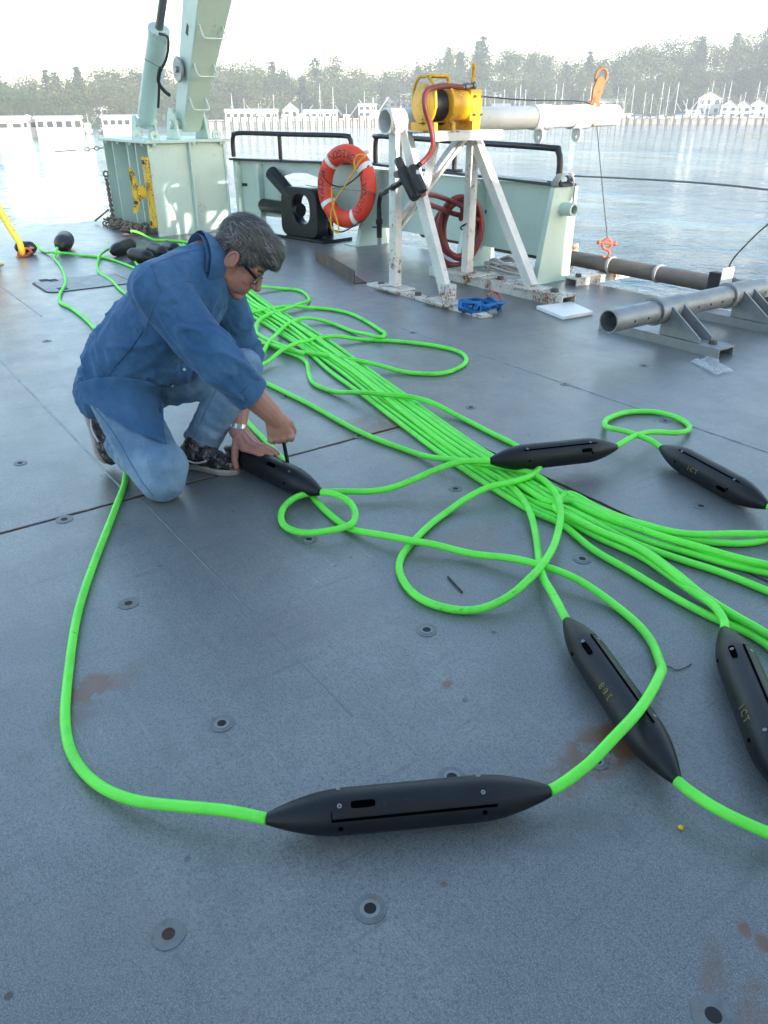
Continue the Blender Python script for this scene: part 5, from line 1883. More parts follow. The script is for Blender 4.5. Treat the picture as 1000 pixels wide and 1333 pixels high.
def float_body(p0, p1, label, turn=0.0, text=None, text_phi=20, text_t=.58, tops=-1, r=FR, windows=(.30,), win_phi=35, groove_phi=-25, group=None, detail=True):
    p0, p1 = Vector(p0), Vector(p1)
    ax = (p1 - p0)
    L = ax.length
    ax.normalize()
    side = ax.cross(V(0, 0, 1)).normalized()
    if side.dot(CC - p0) < 0: side = -side          # side faces the photographer
    up = ax.cross(side).normalized()
    if up.z < 0: up = -up
    c = (p0 + p1) / 2
    fl = thing('cable_float', V(c.x, c.y, 0), label, 'float', group)

    def S(t, phi, rad):
        a = R(phi + turn)
        return p0 + ax * (t * L) + (up * math.sin(a) + side * math.cos(a)) * rad

    prof = [(0, 0)] + [(t * L, k * r) for t, k in FP] + [(L, 0)]
    x, y, z = frame_from(ax)
    MB().lathe(p0, ax, prof, 30).build('shell', M['float'], fl, 40)
    if not detail: return fl

    def patch(t0, t1, f0, f1, nm, mat, h=.0008, nt=2, nf=6):
        m = MB()
        for i in range(nt + 1):
            for j in range(nf + 1):
                m.v.append(tuple(S(t0 + (t1 - t0) * i / nt, f0 + (f1 - f0) * j / nf, r + h)))
        for i in range(nt):
            for j in range(nf):
                q = i * (nf + 1) + j
                m.f.append((q, q + 1, q + nf + 2, q + nf + 1))
        return m.build(nm, mat, fl, 180)

    patch(.22, .79, groove_phi - 3.6, groove_phi + 3.6, 'joint_groove', M['slot'])
    patch(.22, .223, groove_phi, groove_phi + 22, 'joint_groove', M['slot'])
    for wt in windows:
        m = MB()
        pts = []
        hw, hf = .042, 9.0
        for k in range(20):
            a = 2 * math.pi * k / 20
            ca, sa = math.cos(a), math.sin(a)
            pts.append(S(wt + hw * (abs(ca) ** .45) * (1 if ca > 0 else -1), win_phi + hf * (abs(sa) ** .45) * (1 if sa > 0 else -1), r + .0012))
        m.v = [tuple(q) for q in pts]
        m.f = [tuple(range(20))]
        m.build('window_slot', M['slot'], fl)
    for (t, phi) in ((.25, 62), (.25, -58), (.745, 62), (.745, -58), (.25, 118), (.745, 118)):
        q = S(t, phi, r - .0003)
        nrm = (q - (p0 + ax * (t * L))).normalized()
        o = MB().lathe(q, nrm, [(0, .0018), (0, .0046), (.0014, .0042), (.0014, .0018)], 12, close=True).build('screw', M['screw'], fl, 40)
    for (t, phi) in ((.25, 5), (.745, 12)):
        q = S(t, phi, r - .0002)
        nrm = (q - (p0 + ax * (t * L))).normalized()
        MB().lathe(q, nrm, [(0, 0), (0, .005), (.0008, .005), (.0008, 0)], 10).build('dimple', M['slot'], fl, 40)
    if text:
        m = MB()
        for i, chh in enumerate(text):
            vs, fs = text_mesh(chh, .024)
            out = []
            for v in vs:
                # tops=-1: tops point down the near side, text runs against the axis; +1 the other way
                t = text_t + tops * ((i - (len(text) - 1) / 2) * .020 + v.x) / L
                phi = text_phi + tops * math.degrees(v.y / r)
                out.append(S(t, phi, r + .0009 + v.z))
            m.add(out, fs)
        m.build('painted_number', M['yellow_ink'], fl)
    return fl


FZ = FR + .001
fA0, fA1 = G(347, 1066, FZ), G(716, 1030, FZ)
f10, f11 = G(638, 600, FZ + .050), G(802, 582, FZ + .022)
f20, f21 = G(861, 583, FZ), G(999, 659, FZ)
f30, f31 = G(738, 808, FZ), G(881, 1016, FZ)
f40 = G(943, 820, FZ)
f4d = (G(1010, 985, FZ) - f40)
f41 = f40 + f4d.normalized() * (f31 - f30).length
fM0 = G(417, 641, FZ)
fMd = (G(280, 576, FZ) - fM0).normalized()
fM1 = fM0 + fMd * .57
float_body(fA0, fA1, 'black torpedo-shaped float with a long groove, in the open front of the deck', r=.0435, windows=(.33,), win_phi=62, groove_phi=28)
float_body(f10, f11, 'black torpedo-shaped float lying across the top of the green cable bundle', windows=(.70,), win_phi=25, groove_phi=55)
float_body(f20, f21, 'black torpedo-shaped float beyond the small round cable loop, with faded yellow marks', windows=(.70,), win_phi=0, groove_phi=62, text='1CT', text_phi=10, text_t=.42, tops=1)
float_body(f30, f31, 'black torpedo-shaped float with the number 368, crossed by the green cable', r=.0445, windows=(.30,), win_phi=60, groove_phi=98, text='368', text_phi=34, text_t=.55, tops=-1)
float_body(f40, f41, 'scuffed black float marked 1CT beside the ends of the fanned cables', windows=(.27,), win_phi=62, groove_phi=98, text='1CT', text_phi=28, text_t=.62, tops=1)
float_body(fM0, fM1, 'black torpedo-shaped float held down by the kneeling man', windows=(.42,), win_phi=55, groove_phi=120)
# the ones far aft
fb = G(86, 330, 0)
float_body(fb + cg(.0, -.06, .088), fb + cg(-.13, .42, .088), 'black float seen end-on, standing clear behind the man near the stern', r=.085, detail=False)
for (a, b, lab, r) in (((20, 322), (47, 323), 'black float lying beside the foot of the yellow stand', .06),
                       ((145, 328), (175, 316), 'black float at the tail of the cable bundle, leftmost against the chain heap', .062),
                       ((167, 330), (199, 336), 'long black float at the tail of the cable bundle, lying crosswise in front', .062),
                       ((193, 323), (217, 330), 'black float at the tail of the cable bundle, between two others', .058),
                       ((213, 319), (232, 325), 'black float at the tail of the cable bundle, closest to the pedestal corner', .055)):
    A, B = G(a[0], a[1], r), G(b[0], b[1], r)
    float_body(A, B, lab, r=r, detail=False)

# ------------------------------------------------------------------ cables
laid = np.zeros((0, 3))
OBST = []


RAMP = (1.0, .62, .28, .08)


def to_end(pix, end):
    """picture points that climb to a float nose at the last point"""
    out = [G(*q) for q in pix]
    for i in range(min(4, len(pix))):
        out[-1 - i] = G(pix[-1 - i][0], pix[-1 - i][1], CRAD + (end.z - CRAD) * RAMP[i])
    return out


def lay(path, label, group=None, ends=(None, None), cap=3.1, r=CRAD, jitter=.0025, seed=1, name='green_cable'):
    """lay a cable on the deck over whatever cables already lie there; ends fix the height at a float"""
    global laid
    P = [Vector(q) if isinstance(q, Vector) else G(q[0], q[1], r) for q in path]
    e0, e1 = ends
    for end, order in ((e0, range(len(P))), (e1, range(len(P) - 1, -1, -1))):
        if isinstance(end, Vector):
            for w, i in zip(RAMP, order):
                if not isinstance(path[i], Vector):
                    P[i] = G(path[i][0], path[i][1], r + (end.z - r) * w)
    if isinstance(e0, Vector): P[0] = Vector(e0); e0 = e0.z
    if isinstance(e1, Vector): P[-1] = Vector(e1); e1 = e1.z
    for q in P: q.z = max(q.z, r)
    S_ = spline(P, .012)
    A = np.array([tuple(v) for v in S_])
    n = len(A)
    sc = np.arange(n) * .012
    A[:, 0] += jitter * np.array([noise.noise(Vector((s * 2.3, seed * 3.1, 0))) for s in sc])
    A[:, 1] += jitter * np.array([noise.noise(Vector((s * 2.3, seed * 3.1, 7))) for s in sc])
    need = np.maximum(A[:, 2], r)
    D2 = (2 * r) ** 2 * .80
    if len(laid):
        for i in range(n):
            d = laid[:, :2] - A[i, :2]
            d2 = (d * d).sum(1)
            k = d2 < D2
            if k.any():
                need[i] = max(need[i], min(cap * r, (laid[k, 2] + np.sqrt(D2 - d2[k])).max()))
    for (q0, q1, qr) in OBST:
        u = q1 - q0
        L2 = u.x * u.x + u.y * u.y
        tt = ((A[:, 0] - q0.x) * u.x + (A[:, 1] - q0.y) * u.y) / L2
        dd = np.abs((A[:, 0] - q0.x) * u.y - (A[:, 1] - q0.y) * u.x) / math.sqrt(L2)
        k = (tt > .08) & (tt < .92) & (dd < qr + r)
        need[k] = np.maximum(need[k], FZ + np.sqrt(np.maximum(0, (qr + r) ** 2 - dd[k] ** 2)))
    # keep the own earlier loop below as well
    for i in range(n):
        j = i - 12
        if j > 0:
            d = A[:j, :2] - A[i, :2]
            d2 = (d * d).sum(1)
            k = d2 < D2
            if k.any():
                need[i] = max(need[i], (need[:j][k] + np.sqrt(D2 - d2[k])).max())
    if e0 is not None: need[0] = e0
    if e1 is not None: need[-1] = e1
    z = need.copy()
    win = 11
    pad = np.pad(need, win, mode='edge')
    mx = np.array([pad[i:i + 2 * win + 1].max() for i in range(n)])
    ker = np.hanning(2 * win + 3)[1:-1]
    ker /= ker.sum()
    z = np.convolve(np.pad(mx, win, mode='edge'), ker, 'valid')
    z = np.maximum(z, need)
    z = np.convolve(np.pad(z, 2, mode='edge'), np.ones(5) / 5, 'valid')
    if e0 is not None:
        for i in range(min(6, n)):
            w = .5 + .5 * math.cos(math.pi * i / 6)
            z[i] = z[i] * (1 - w) + e0 * w
    if e1 is not None:
        for i in range(min(6, n)):
            w = .5 + .5 * math.cos(math.pi * i / 6)
            z[n - 1 - i] = z[n - 1 - i] * (1 - w) + e1 * w
    A[:, 2] = z
    laid = np.vstack([laid, A])
    o = thing(name, (A[n // 2, 0], A[n // 2, 1], 0), label, 'cable', group)
    MB().tube([Vector(a) for a in A[::2]] + ([Vector(A[-1])] if (n - 1) % 2 else []), r, 10).build('jacket', M['cable'], o, 180)
    return o


def z5(pts): return [(600 + .4 * x, 480 + .4 * y) for x, y in pts]
def z4(pts): return [(320 + .4 * x, 360 + .4 * y) for x, y in pts]


# the bundle: members start aft by the far floats and fan out forward
CEN = [(232, 322), (262, 343), (298, 372), (330, 399), (372, 426), (415, 455), (455, 484), (500, 517), (545, 551), (595, 587), (645, 620), (690, 649), (716, 664)]
ENDS = {
    0: z5([(330, 432), (430, 486), (560, 533), (700, 565), (850, 578), (940, 577), (1000, 562), (1040, 540), (1062, 505)]),
    1: z5([(330, 444), (430, 497), (570, 546), (710, 590), (850, 636), (1000, 670), (1060, 680)]),
    2: z5([(330, 456), (450, 510), (600, 568), (730, 606), (860, 644), (1000, 676), (1060, 690)]),
    3: z5([(330, 476), (450, 530), (600, 592), (720, 634), (850, 676), (1000, 736), (1060, 760)]),
    4: z5([(335, 490), (450, 552), (590, 612), (680, 674), (760, 738), (850, 800), (930, 850), (1000, 888), (1060, 920)]),
    5: z5([(335, 502), (460, 566), (580, 620), (660, 676), (750, 742), (815, 790), (855, 838), (864, 852)]),
    6: z5([(330, 518), (430, 598), (550, 668), (680, 748), (780, 803), (850, 836), (940, 876), (1000, 916), (1060, 950)]),
}
LABELB = 'bright green cable running straight in the long bundle across the deck'
cdir = [(Vector(G(*b)) - Vector(G(*a))).normalized() for a, b in zip(CEN, CEN[1:])]
cdir.append(cdir[-1])
for k, (idx, off) in enumerate(((6, -.100), (5, -.066), (4, -.034), (3, .0), (2, .032), (1, .066), (0, .100), (2, -.014), (4, .050), (0, .020))):
    rnd = random.Random(50 + k)
    path = []
    for i, (a, d) in enumerate(zip(CEN, cdir)):
        p = G(*a)
        nrm = V(-d.y, d.x, 0)
        if nrm.dot(V(CR.x, CR.y, 0)) < 0: nrm = -nrm
        nar = 1.0
        o_ = off * nar * (1.12 - .03 * i) + rnd.uniform(-.010, .010) * (1 if 0 < i < 7 else .3)
        path.append(p + nrm * o_)
    tail = to_end(ENDS[5], f40) if idx == 5 else [G(*q) for q in ENDS[idx]]
    if k >= 7:
        tail = [q + V(.025, .018, 0) * (1 if k == 7 else -1 if k == 8 else .8) for q in tail]
        if idx == 0: tail = tail[:4] + [q + V(.0, .05, 0) for q in tail[4:]]
    if idx not in (0, 5):
        for q in range(1, 6):
            dv = (tail[-1] - tail[-2]).normalized()
            tail.append(tail[-1] + (dv + V(-dv.y, dv.x, 0) * (.05 * (idx - 3))).normalized() * .45)
    path += tail
    lab = LABELB
    ends = (None, f40 if idx == 5 else None)
    if idx == 5: lab = 'bright green cable leaving the bundle and ending in the scuffed float marked 1CT'
    lay(path, lab, 'cables of the long bundle' if lab == LABELB else None, ends, seed=k)

# strand that leaves the bundle for the float with the number
lay([G(430, 471), G(470, 500), G(510, 533), G(560, 572), G(605, 605)] + to_end(z5([(100, 368), (150, 398), (190, 438), (225, 500), (245, 570), (255, 640), (268, 700), (300, 750), (345, 818)]), f30),
    'bright green cable curving from the bundle into the float numbered 368', ends=(None, f30), seed=21)
# long strand from behind the man across the bundle, round the D-shaped loop and back
lay([(300, 470), (322, 484), (344, 497), (400, 525), (470, 563), (540, 590), (590, 609), (640, 619), (675, 625), (700, 634), (716, 648), (724, 662), (728, 684), (722, 715), (712, 739), (695, 762), (671, 781), (640, 792), (603, 795), (562, 786), (535, 769), (521, 745), (523, 725), (538, 705), (565, 679), (596, 659), (630, 648), (664, 642), (690, 634), (701, 622), (700, 610), (690, 596), (672, 580), (640, 564), (600, 544), (568, 534), (532, 527), (488, 523), (440, 512), (410, 500), (402, 486), (399, 472), (388, 464), (368, 456), (345, 446), (326, 438), (300, 424)],
    'bright green cable thrown in a big D-shaped loop in front of the bundle', cap=4.6, seed=22)
lay([(300, 425), (326, 440), (344, 449), (380, 461), (420, 467), (460, 474), (500, 481), (540, 486), (576, 486), (600, 477), (607, 468), (600, 459), (576, 452), (536, 446), (496, 443), (460, 443), (428, 443), (400, 450), (368, 464), (336, 481), (310, 492)],
    'bright green cable making a long narrow loop towards the trestle', seed=23)
lay([(312, 496), (336, 471), (360, 440), (380, 424), (404, 418), (432, 421), (460, 432), (484, 441), (497, 443), (500, 435), (480, 420), (452, 407), (412, 401), (372, 403), (332, 410), (300, 416)],
    'bright green cable bent back on itself beside the man, shorter of two side loops', seed=24)
lay([(300, 380), (340, 377), (372, 376), (392, 379), (402, 388), (396, 397), (372, 407), (344, 417), (334, 428), (340, 442), (372, 457), (395, 466)],
    'bright green cable curled in a small bend just beyond the man', seed=25)
# from aft, past the man, round to the front float
lay([G(77, 330), (71, 336), (77, 344), (84, 357), (85, 370), (78, 383), (79, 394), (94, 402), (118, 422), (140, 455), (158, 500), (168, 560), (164, 622), (150, 662), (122, 735), (101, 800), (89, 880), (85, 940), (95, 985), (125, 1023), (170, 1047), (230, 1058), (300, 1063), (349, 1066)],
    'bright green cable sweeping past the man in a wide curve to the front float', ends=(.06, fA0), seed=26)
# front float to the man's float
OBST = [(f30, f31, FR)]
lay([(714, 1030), (770, 1011), (820, 971), (850, 920), (858, 870), (845, 830), (810, 795), (760, 766), (700, 744), (640, 729), (580, 718), (520, 708), (465, 693), (440, 678), (414, 654), (396, 628), (372, 602), (345, 573), (318, 545), (296, 515)],
    'bright green cable arching over the float 368 from the front float to the man', ends=(fA1, None), seed=27)
OBST = []
lay([(415, 640), (436, 648), (456, 662), (463, 677), (458, 690), (436, 697), (400, 698), (374, 688), (366, 676), (372, 662), (396, 650), (440, 646), (500, 642), (560, 626), (600, 611), (640, 600)],
    'bright green cable looping once beside the man, then on to the float atop the bundle', ends=(fM0, f10), seed=28)
lay([(800, 582), (824, 574), (848, 568), (880, 568), (896, 562), (894, 552), (876, 542), (848, 536), (816, 537), (792, 546), (787, 556), (794, 566), (824, 574), (862, 583)],
    'bright green cable tied in a small round loop between two black floats', ends=(f11, f20), seed=29)
lay([(998, 659), (1030, 675), (1055, 690), (1050, 705), (1020, 702)], 'bright green cable end turning back beyond the float with faded marks', ends=(f21, None), seed=30)
lay([(880, 1014), (902, 1041), (942, 1071), (1000, 1096), (1060, 1110), (1130, 1104), (1200, 1075), (1270, 1020), (1310, 950), (1320, 860)], 'bright green cable running off from the nose of the float 368', ends=(f31, None), seed=31)
# aft strands
lay([(46, 323), (70, 332), (96, 332), (125, 334), (149, 339), (180, 351), (215, 366), (260, 385), (298, 402)], 'thin-looking green cable crossing the deck aft of the man from the yellow stand', ends=(.05, None), seed=32)
lay([(147, 328), (134, 332), (127, 343), (130, 355), (144, 364), (158, 378), (185, 398), (230, 425), (300, 452)], 'green cable making an S from a far float behind the man', ends=(.05, None), seed=33)
lay([(175, 316), (171, 324), (174, 336), (182, 348), (200, 362), (240, 392), (300, 434)], 'green cable dropping from the far floats behind the shoulder of the man', seed=34)
lay([(172, 315), (195, 313), (220, 313), (245, 316), (270, 330)], 'green cable stretched over the far floats by the pedestal foot', ends=(.12, None), seed=35)

# ------------------------------------------------------------------ the kneeling man
M['skin'] = (lambda k: k.out(k.mix(k.math('MULTIPLY', k.ramp(k.noise(12, 3), .4, .7), .35), (0.43, 0.205, 0.155), (0.36, 0.125, 0.095)), .5, 0, k.bump(k.noise(260, 3), .15, .001), .35, Subsurface_Weight=.08, Subsurface_Radius=(.02, .008, .004)))(NT('skin'))
M['hair'] = (lambda k: k.out(k.mix(k.ramp(k.noise(60, 5, .7), .35, .7), (0.060, 0.052, 0.048), (0.085, 0.076, 0.072)), .6, 0, k.bump(k.noise(180, 4), .4, .003), .3))(NT('hair'))
M['hair_strand'] = (lambda k: k.out(k.mix(k.ramp(k.noise(90, 4, .7), .3, .7), (0.060, 0.053, 0.050), (0.26, 0.245, 0.24)), .5, 0, None, .4))(NT('hair_strand'))
M['hair_dark'] = plain('hair_dark', (.058, .049, .045), .5)
M['hair_grey'] = plain('hair_grey', (.13, .118, .112), .5)
M['hair_light'] = plain('hair_light', (.27, .26, .25), .5)
M['frame_black'] = plain('spectacle_black', (.006, .006, .007), .25)
M['lens'] = (lambda k: k.out((.8, .85, .85), .05, 0, None, .5, Transmission_Weight=.9, IOR=1.1))(NT('lens'))
M['sole'] = plain('shoe_sole', (.42, .36, .32), .8, 0, .4, 30)
M['shoe'] = (lambda k: k.out(k.mix(k.ramp(k.noise(48, 3), .56, .62), k.mix(k.ramp(k.noise(30, 2), .46, .54), (.022, .019, .021), (.075, .065, .062)), (.20, .185, .18)), .6, 0, k.bump(k.noise(80, 3), .4, .003), .3))(NT('shoe_upper'))
M['lace'] = plain('lace', (.05, .05, .06), .8)
M['watch'] = plain('watch_steel', (.55, .56, .57), .3, .9, .3, 80)
M['button'] = plain('button_pearl', (.75, .75, .73), .3)
M['tool'] = plain('tool_black', (.010, .010, .012), .4)

man = thing('person', J(190, 600, 2.70) * 1.0, 'person kneeling in blue denim shirt and faded jeans, fixing a black float with a screwdriver', 'person')
man.location.z = 0


def C2(v):           # camera-ground vector (x right, y ahead, z up) -> ship
    return cg(v[0], v[1], v[2])


kneeR = J(211, 623, 2.49)
hipR = J(152, 508, 2.74)
ankR = J(146, 566, 2.80)
hipL = J(178, 500, 2.92)
kneeL = J(316, 480, 2.84)
ankL = J(255, 588, 2.79)
neckB = J(268, 342, 2.74)
neckT = J(292, 338, 2.76)
shR = J(205, 376, 2.57)
elR = J(287, 474, 2.51)
wrR = J(360, 546, 2.60)
shL = J(285, 372, 2.90)
elL = J(318, 468, 2.93)
wrL = J(310, 560, 2.80)
pelC = (hipR + hipL) / 2 + V(0, 0, .02)
S_ax = (neckB - pelC).normalized()
L_ax = (hipL - hipR)
L_ax = (L_ax - S_ax * L_ax.dot(S_ax)).normalized()
D_ax = S_ax.cross(L_ax).normalized()        # chest/back direction
AXS = (D_ax, L_ax, S_ax)

# head frame
hF = C2((.72, -.03, -.69)).normalized()
hL = C2((0.0, 1, 0))
hL = (hL - hF * hL.dot(hF)).normalized()
hU = hF.cross(hL).normalized()
if hU.z < 0: hU = -hU
earR = J(304, 339, 2.70)
H0 = earR + hL * .077


def HD(x, y, z):
    return H0 + hF * x + hL * y + hU * z


HX = (hF, hL, hU)
b = MB()
b.ell(HD(.008, 0, .050), (.096, .075, .086), HX, 20, 14)
b.ell(HD(.040, 0, .010), (.055, .063, .070), HX, 18, 12)
b.ell(HD(.045, 0, -.045), (.046, .052, .058), HX, 18, 12)
b.cap(HD(.080, -.010, -.098), HD(.080, .010, -.098), .020)
for s in (-1, 1):
    b.cap(HD(.000, s * .054, -.055), HD(.072, s * .016, -.098), .024, .019)
    b.cap(HD(.000, s * .056, -.010), HD(.000, s * .054, -.058), .024, .024)
    b.ell(HD(.064, s * .036, -.026), (.028, .028, .028), HX)
    b.cap(HD(.086, s * .010, .018), HD(.074, s * .046, .014), .013, .011)
    b.ell(HD(.078, s * .031, -.002), (.012, .014, .012), HX)
    b.ell(HD(.046, s * .036, -.048), (.046, .026, .052), HX)
    # ear
    e0 = HD(-.004, s * .078, -.004)
    b.ell(e0, (.020, .007, .034), HX)
    b.tube([e0 + hF * (.017 * math.cos(a) - .002) + hU * (.031 * math.sin(a) + .002) + hL * (s * .007) for a in np.linspace(-.6, 4.4, 16)], .0048, 6)
    b.ell(HD(.100, s * .011, -.040), (.012, .009, .009), HX)
b.chain([HD(.092, 0, .012), HD(.104, 0, -.012), HD(.116, 0, -.034)], [.010, .0115, .0135])
b.ell(HD(.112, 0, -.042), (.012, .012, .008), HX)
b.cap(HD(.090, -.017, -.063), HD(.090, .017, -.063), .0085)
b.cap(HD(.088, -.015, -.075), HD(.088, .015, -.075), .0085)
b.ell(HD(.076, 0, -.066), (.026, .036, .034), HX)
# neck, trunk, limbs under the clothes
b.chain([HD(-.035, 0, -.010), HD(-.020, 0, -.06), neckB - S_ax * .03], [.056, .057, .064])
b.chain([neckB - S_ax * .02, pelC + S_ax * .15, pelC], [.085, .095, .10])
for h_, k_, a_ in ((hipR, kneeR, ankR), (hipL, kneeL, ankL)):
    b.chain([pelC, h_, k_, a_], [.07, .07, .045, .034])
b.chain([neckB - S_ax * .06, shR, elR, elR.lerp(wrR, .45), wrR], [.06, .055, .050, .049, .034])
b.chain([neckB - S_ax * .06, shL, elL, elL.lerp(wrL, .4), wrL], [.06, .055, .046, .043, .031])
# right hand: fist closed round the screwdriver, knuckles down
d = C2((.16, .04, -.98)).normalized()
n_ = C2((-.05, -.95, .25)).normalized()
n_ = (n_ - d * n_.dot(d)).normalized()
l_ = d.cross(n_)
if l_.dot(CR) < 0: l_ = -l_                 # thumb side, to the right
w0 = wrR
for q, rr_ in ((-0.033, .0165), (-0.0110, .0185), (0.0115, .0185), (0.034, .0170)):
    b.cap(w0 + l_ * q * .55 + d * .0068, w0 + l_ * q + d * .0752, .0251, rr_)
for i, (q, f) in enumerate(((.036, 1.0), (.0122, 1.06), (-.0122, 1.0), (-.036, .86))):
    kn = w0 + l_ * q + d * .071 + n_ * .008
    p1 = kn + d * .020 * f - n_ * .024 * f - l_ * (q * .10)
    p2 = p1 - d * .010 - n_ * .022 * f - l_ * (q * .15)
    p3 = p2 - d * .020 + n_ * .006 - l_ * (q * .10)
    b.chain([kn, p1, p2, p3], [.0145, .0112, .0105, .0100])
th = w0 + l_ * .0388 + d * .0251 - n_ * .0068
b.chain([w0 + l_ * .0228 + d * .0114, th, th + d * .0388 - n_ * .0160 + l_ * .0046, th + d * .0638 - n_ * .0296 - l_ * .0137], [0.0205, .0177, .0142, .0120])
gripR = w0 + d * .070 - n_ * .032
# left hand: palm down on the float, fingers ahead, thumb down the near side
fax = (fM0 - fM1).normalized()              # towards the free nose of the float
fside = fax.cross(V(0, 0, 1)).normalized()
if fside.dot(CC - fM0) < 0: fside = -fside


def FM(t, s_, u_):
    return fM1 + fax * (.57 * t) + fside * s_ + V(0, 0, u_)


palm = FM(.27, .004, FR + .020)
for q, rr_ in ((-.030, .0145), (-.010, .0155), (.011, .016), (.031, .0155)):
    b.cap(wrL + fside * q * .5, palm + fside * q + fax * .022 - V(0, 0, abs(q) * .25), .024, rr_)
for i, (q, f) in enumerate(((.030, 1.0), (.0075, 1.1), (-.0145, 1.02), (-.036, .84))):
    kn = palm + fside * q + fax * .034 - V(0, 0, abs(q) * .3)
    p1 = kn + fax * .034 * f - fside * .012 - V(0, 0, .004)
    p2 = p1 + fax * .024 * f - fside * .014 - V(0, 0, .010)
    p3 = p2 + fax * .014 * f - fside * .008 - V(0, 0, .012)
    b.chain([kn, p1, p2, p3], [.0125, .0102, .0095, .0088])
t0 = wrL.lerp(palm, .55) + fside * .024
b.chain([t0 - fside * .010, t0, FM(.24, .048, .048), FM(.27, .066, .016), FM(.285, .067, -.010)], [.021, .020, .0155, .0130, .0108])
body = remeshed(b, .0030, 1, .5)
place_mesh('body', body, M['skin'], man)


# ---- folds
def fold(p, ax, fr, st, seed):
    """ridges that run along ax"""
    a = ax.normalized()
    t = p.dot(a)
    q = p - a * t
    v = q * fr + a * (t * st) + Vector((seed, seed * 1.7, seed * .3))
    return noise.noise(v)


def seg_d(p, a, c):
    u = c - a
    t = max(0.0, min(1.0, (p - a).dot(u) / u.length_squared))
    return (p - (a + u * t)).length, t


# ---- shirt
s = MB()
P = lambda px, py, dd: J(px, py, dd)
SEC = [(150, 508, 2.83, .138, .175), (168, 472, 2.80, .156, .175), (203, 431, 2.77, .156, .185), (236, 394, 2.745, .142, .195), (255, 366, 2.74, .112, .185), (270, 342, 2.75, .080, .115), (280, 338, 2.76, .066, .072)]
for i in range(len(SEC) - 1):
    for k in range(4):
        f = k / 4.0
        q = [u_ * (1 - f) + w_ * f for u_, w_ in zip(SEC[i], SEC[i + 1])]
        s.ell(P(q[0], q[1], q[2]), (q[3], q[4], max(.06, q[3] * .8)), AXS, 20, 14)
s.chain([P(245, 362, 2.70), shR, shR.lerp(elR, .5), elR], [.098, .092, .087, .080])
cuffR = elR.lerp(wrR, .42)
s.cyl(elR, cuffR, .079, .064, 20)
s.chain([P(268, 365, 2.82), shL, shL.lerp(elL, .5), elL], [.09, .084, .080, .072])
cuffL = elL.lerp(wrL, .55)
s.cyl(elL, cuffL, .072, .058, 20)
s.ell(elR, .079)
s.ell(elL, .070)
# loose tail over the right hip and the hem at the back
s.cap(P(128, 505, 2.72), P(150, 520, 2.68), .060, .055)
s.cap(P(205, 470, 2.70), P(232, 478, 2.75), .075, .055)
s.cap(P(190, 440, 2.70), P(240, 430, 2.72), .085, .07)
sm = remeshed(s, .0062, 30, .5)


def crease(p, ax, fr, st, seed, sharp=3.4):
    v = abs(fold(p, ax, fr, st, seed)) * sharp
    return (1 - v) ** 1.4 if v < 1 else -.12


def shirt_fold(p, n):
    dR, tR = seg_d(p, shR, elR)
    dF, tF = seg_d(p, elR, cuffR)
    arm = max(0.0, 1 - max(0, min(dR, dF) - .085) / .05)
    m1 = max(0.0, min(1.0, .5 + 1.6 * noise.noise(p * 5.5 + Vector((3, 1, 7)))))
    m2 = max(0.0, min(1.0, .5 + 1.6 * noise.noise(p * 6.5 + Vector((9, 4, 2)))))
    ax_ = (elR - shR).normalized()
    # sleeve: slanting rings that tighten towards the elbow and cuff
    ring = (ax_.cross(D_ax) * .9 + ax_ * .35)
    h = arm * (.0120 * crease(p, ring, 19, 5, 3) * m1 * (.35 + tR) + .0090 * crease(p, ax_ * .8 + L_ax * .5, 17, 4, 6) * m2)
    tr = 1 - arm
    low = max(0.0, min(1.0, 1.0 - (p - pelC).dot(S_ax) / .42))
    h += tr * (.0110 * crease(p, S_ax * .75 - D_ax * .55 + L_ax * .2, 12, 2.2, 11) * m1
               + .0130 * crease(p, D_ax * .95 + S_ax * .35 + L_ax * .1, 21, 3.0, 5) * (.15 + low) * (.4 + .6 * m2))
    h += .0015 * noise.noise(p * 50)
    return h


displaced(sm, shirt_fold)
shirt = place_mesh('shirt', sm, M['shirt'], man)


# shirt tail: a cloth sheet lying over the right thigh
def bvh_of(me, org):
    return BVHTree.FromPolygons([tuple(v.co + org) for v in me.vertices], [tuple(p.vertices) for p in me.polygons])


# ---- jeans
j = MB()
j.ell(pelC - S_ax * .01, (.125, .165, .12), AXS, 18, 12)
j.chain([hipR, hipR.lerp(kneeR, .5), hipR.lerp(kneeR, .8), kneeR], [.115, .108, .098, .086])
j.ell(kneeR + V(0, 0, .0), .083)
j.ell(J(214, 606, 2.50), .086)
j.chain([kneeR, kneeR.lerp(ankR, .5)], [.078, .070])
j.cyl(kneeR.lerp(ankR, .5), ankR, .070, .060, 18)
j.chain([hipL, hipL.lerp(kneeL, .5), kneeL], [.110, .098, .080])
j.cyl(kneeL, ankL + (kneeL - ankL).normalized() * .03, .078, .066, 20)
j.chain([kneeL.lerp(ankL, .3), kneeL.lerp(ankL, .55)], [.074, .068])
jm = remeshed(j, .0072, 20, .5)


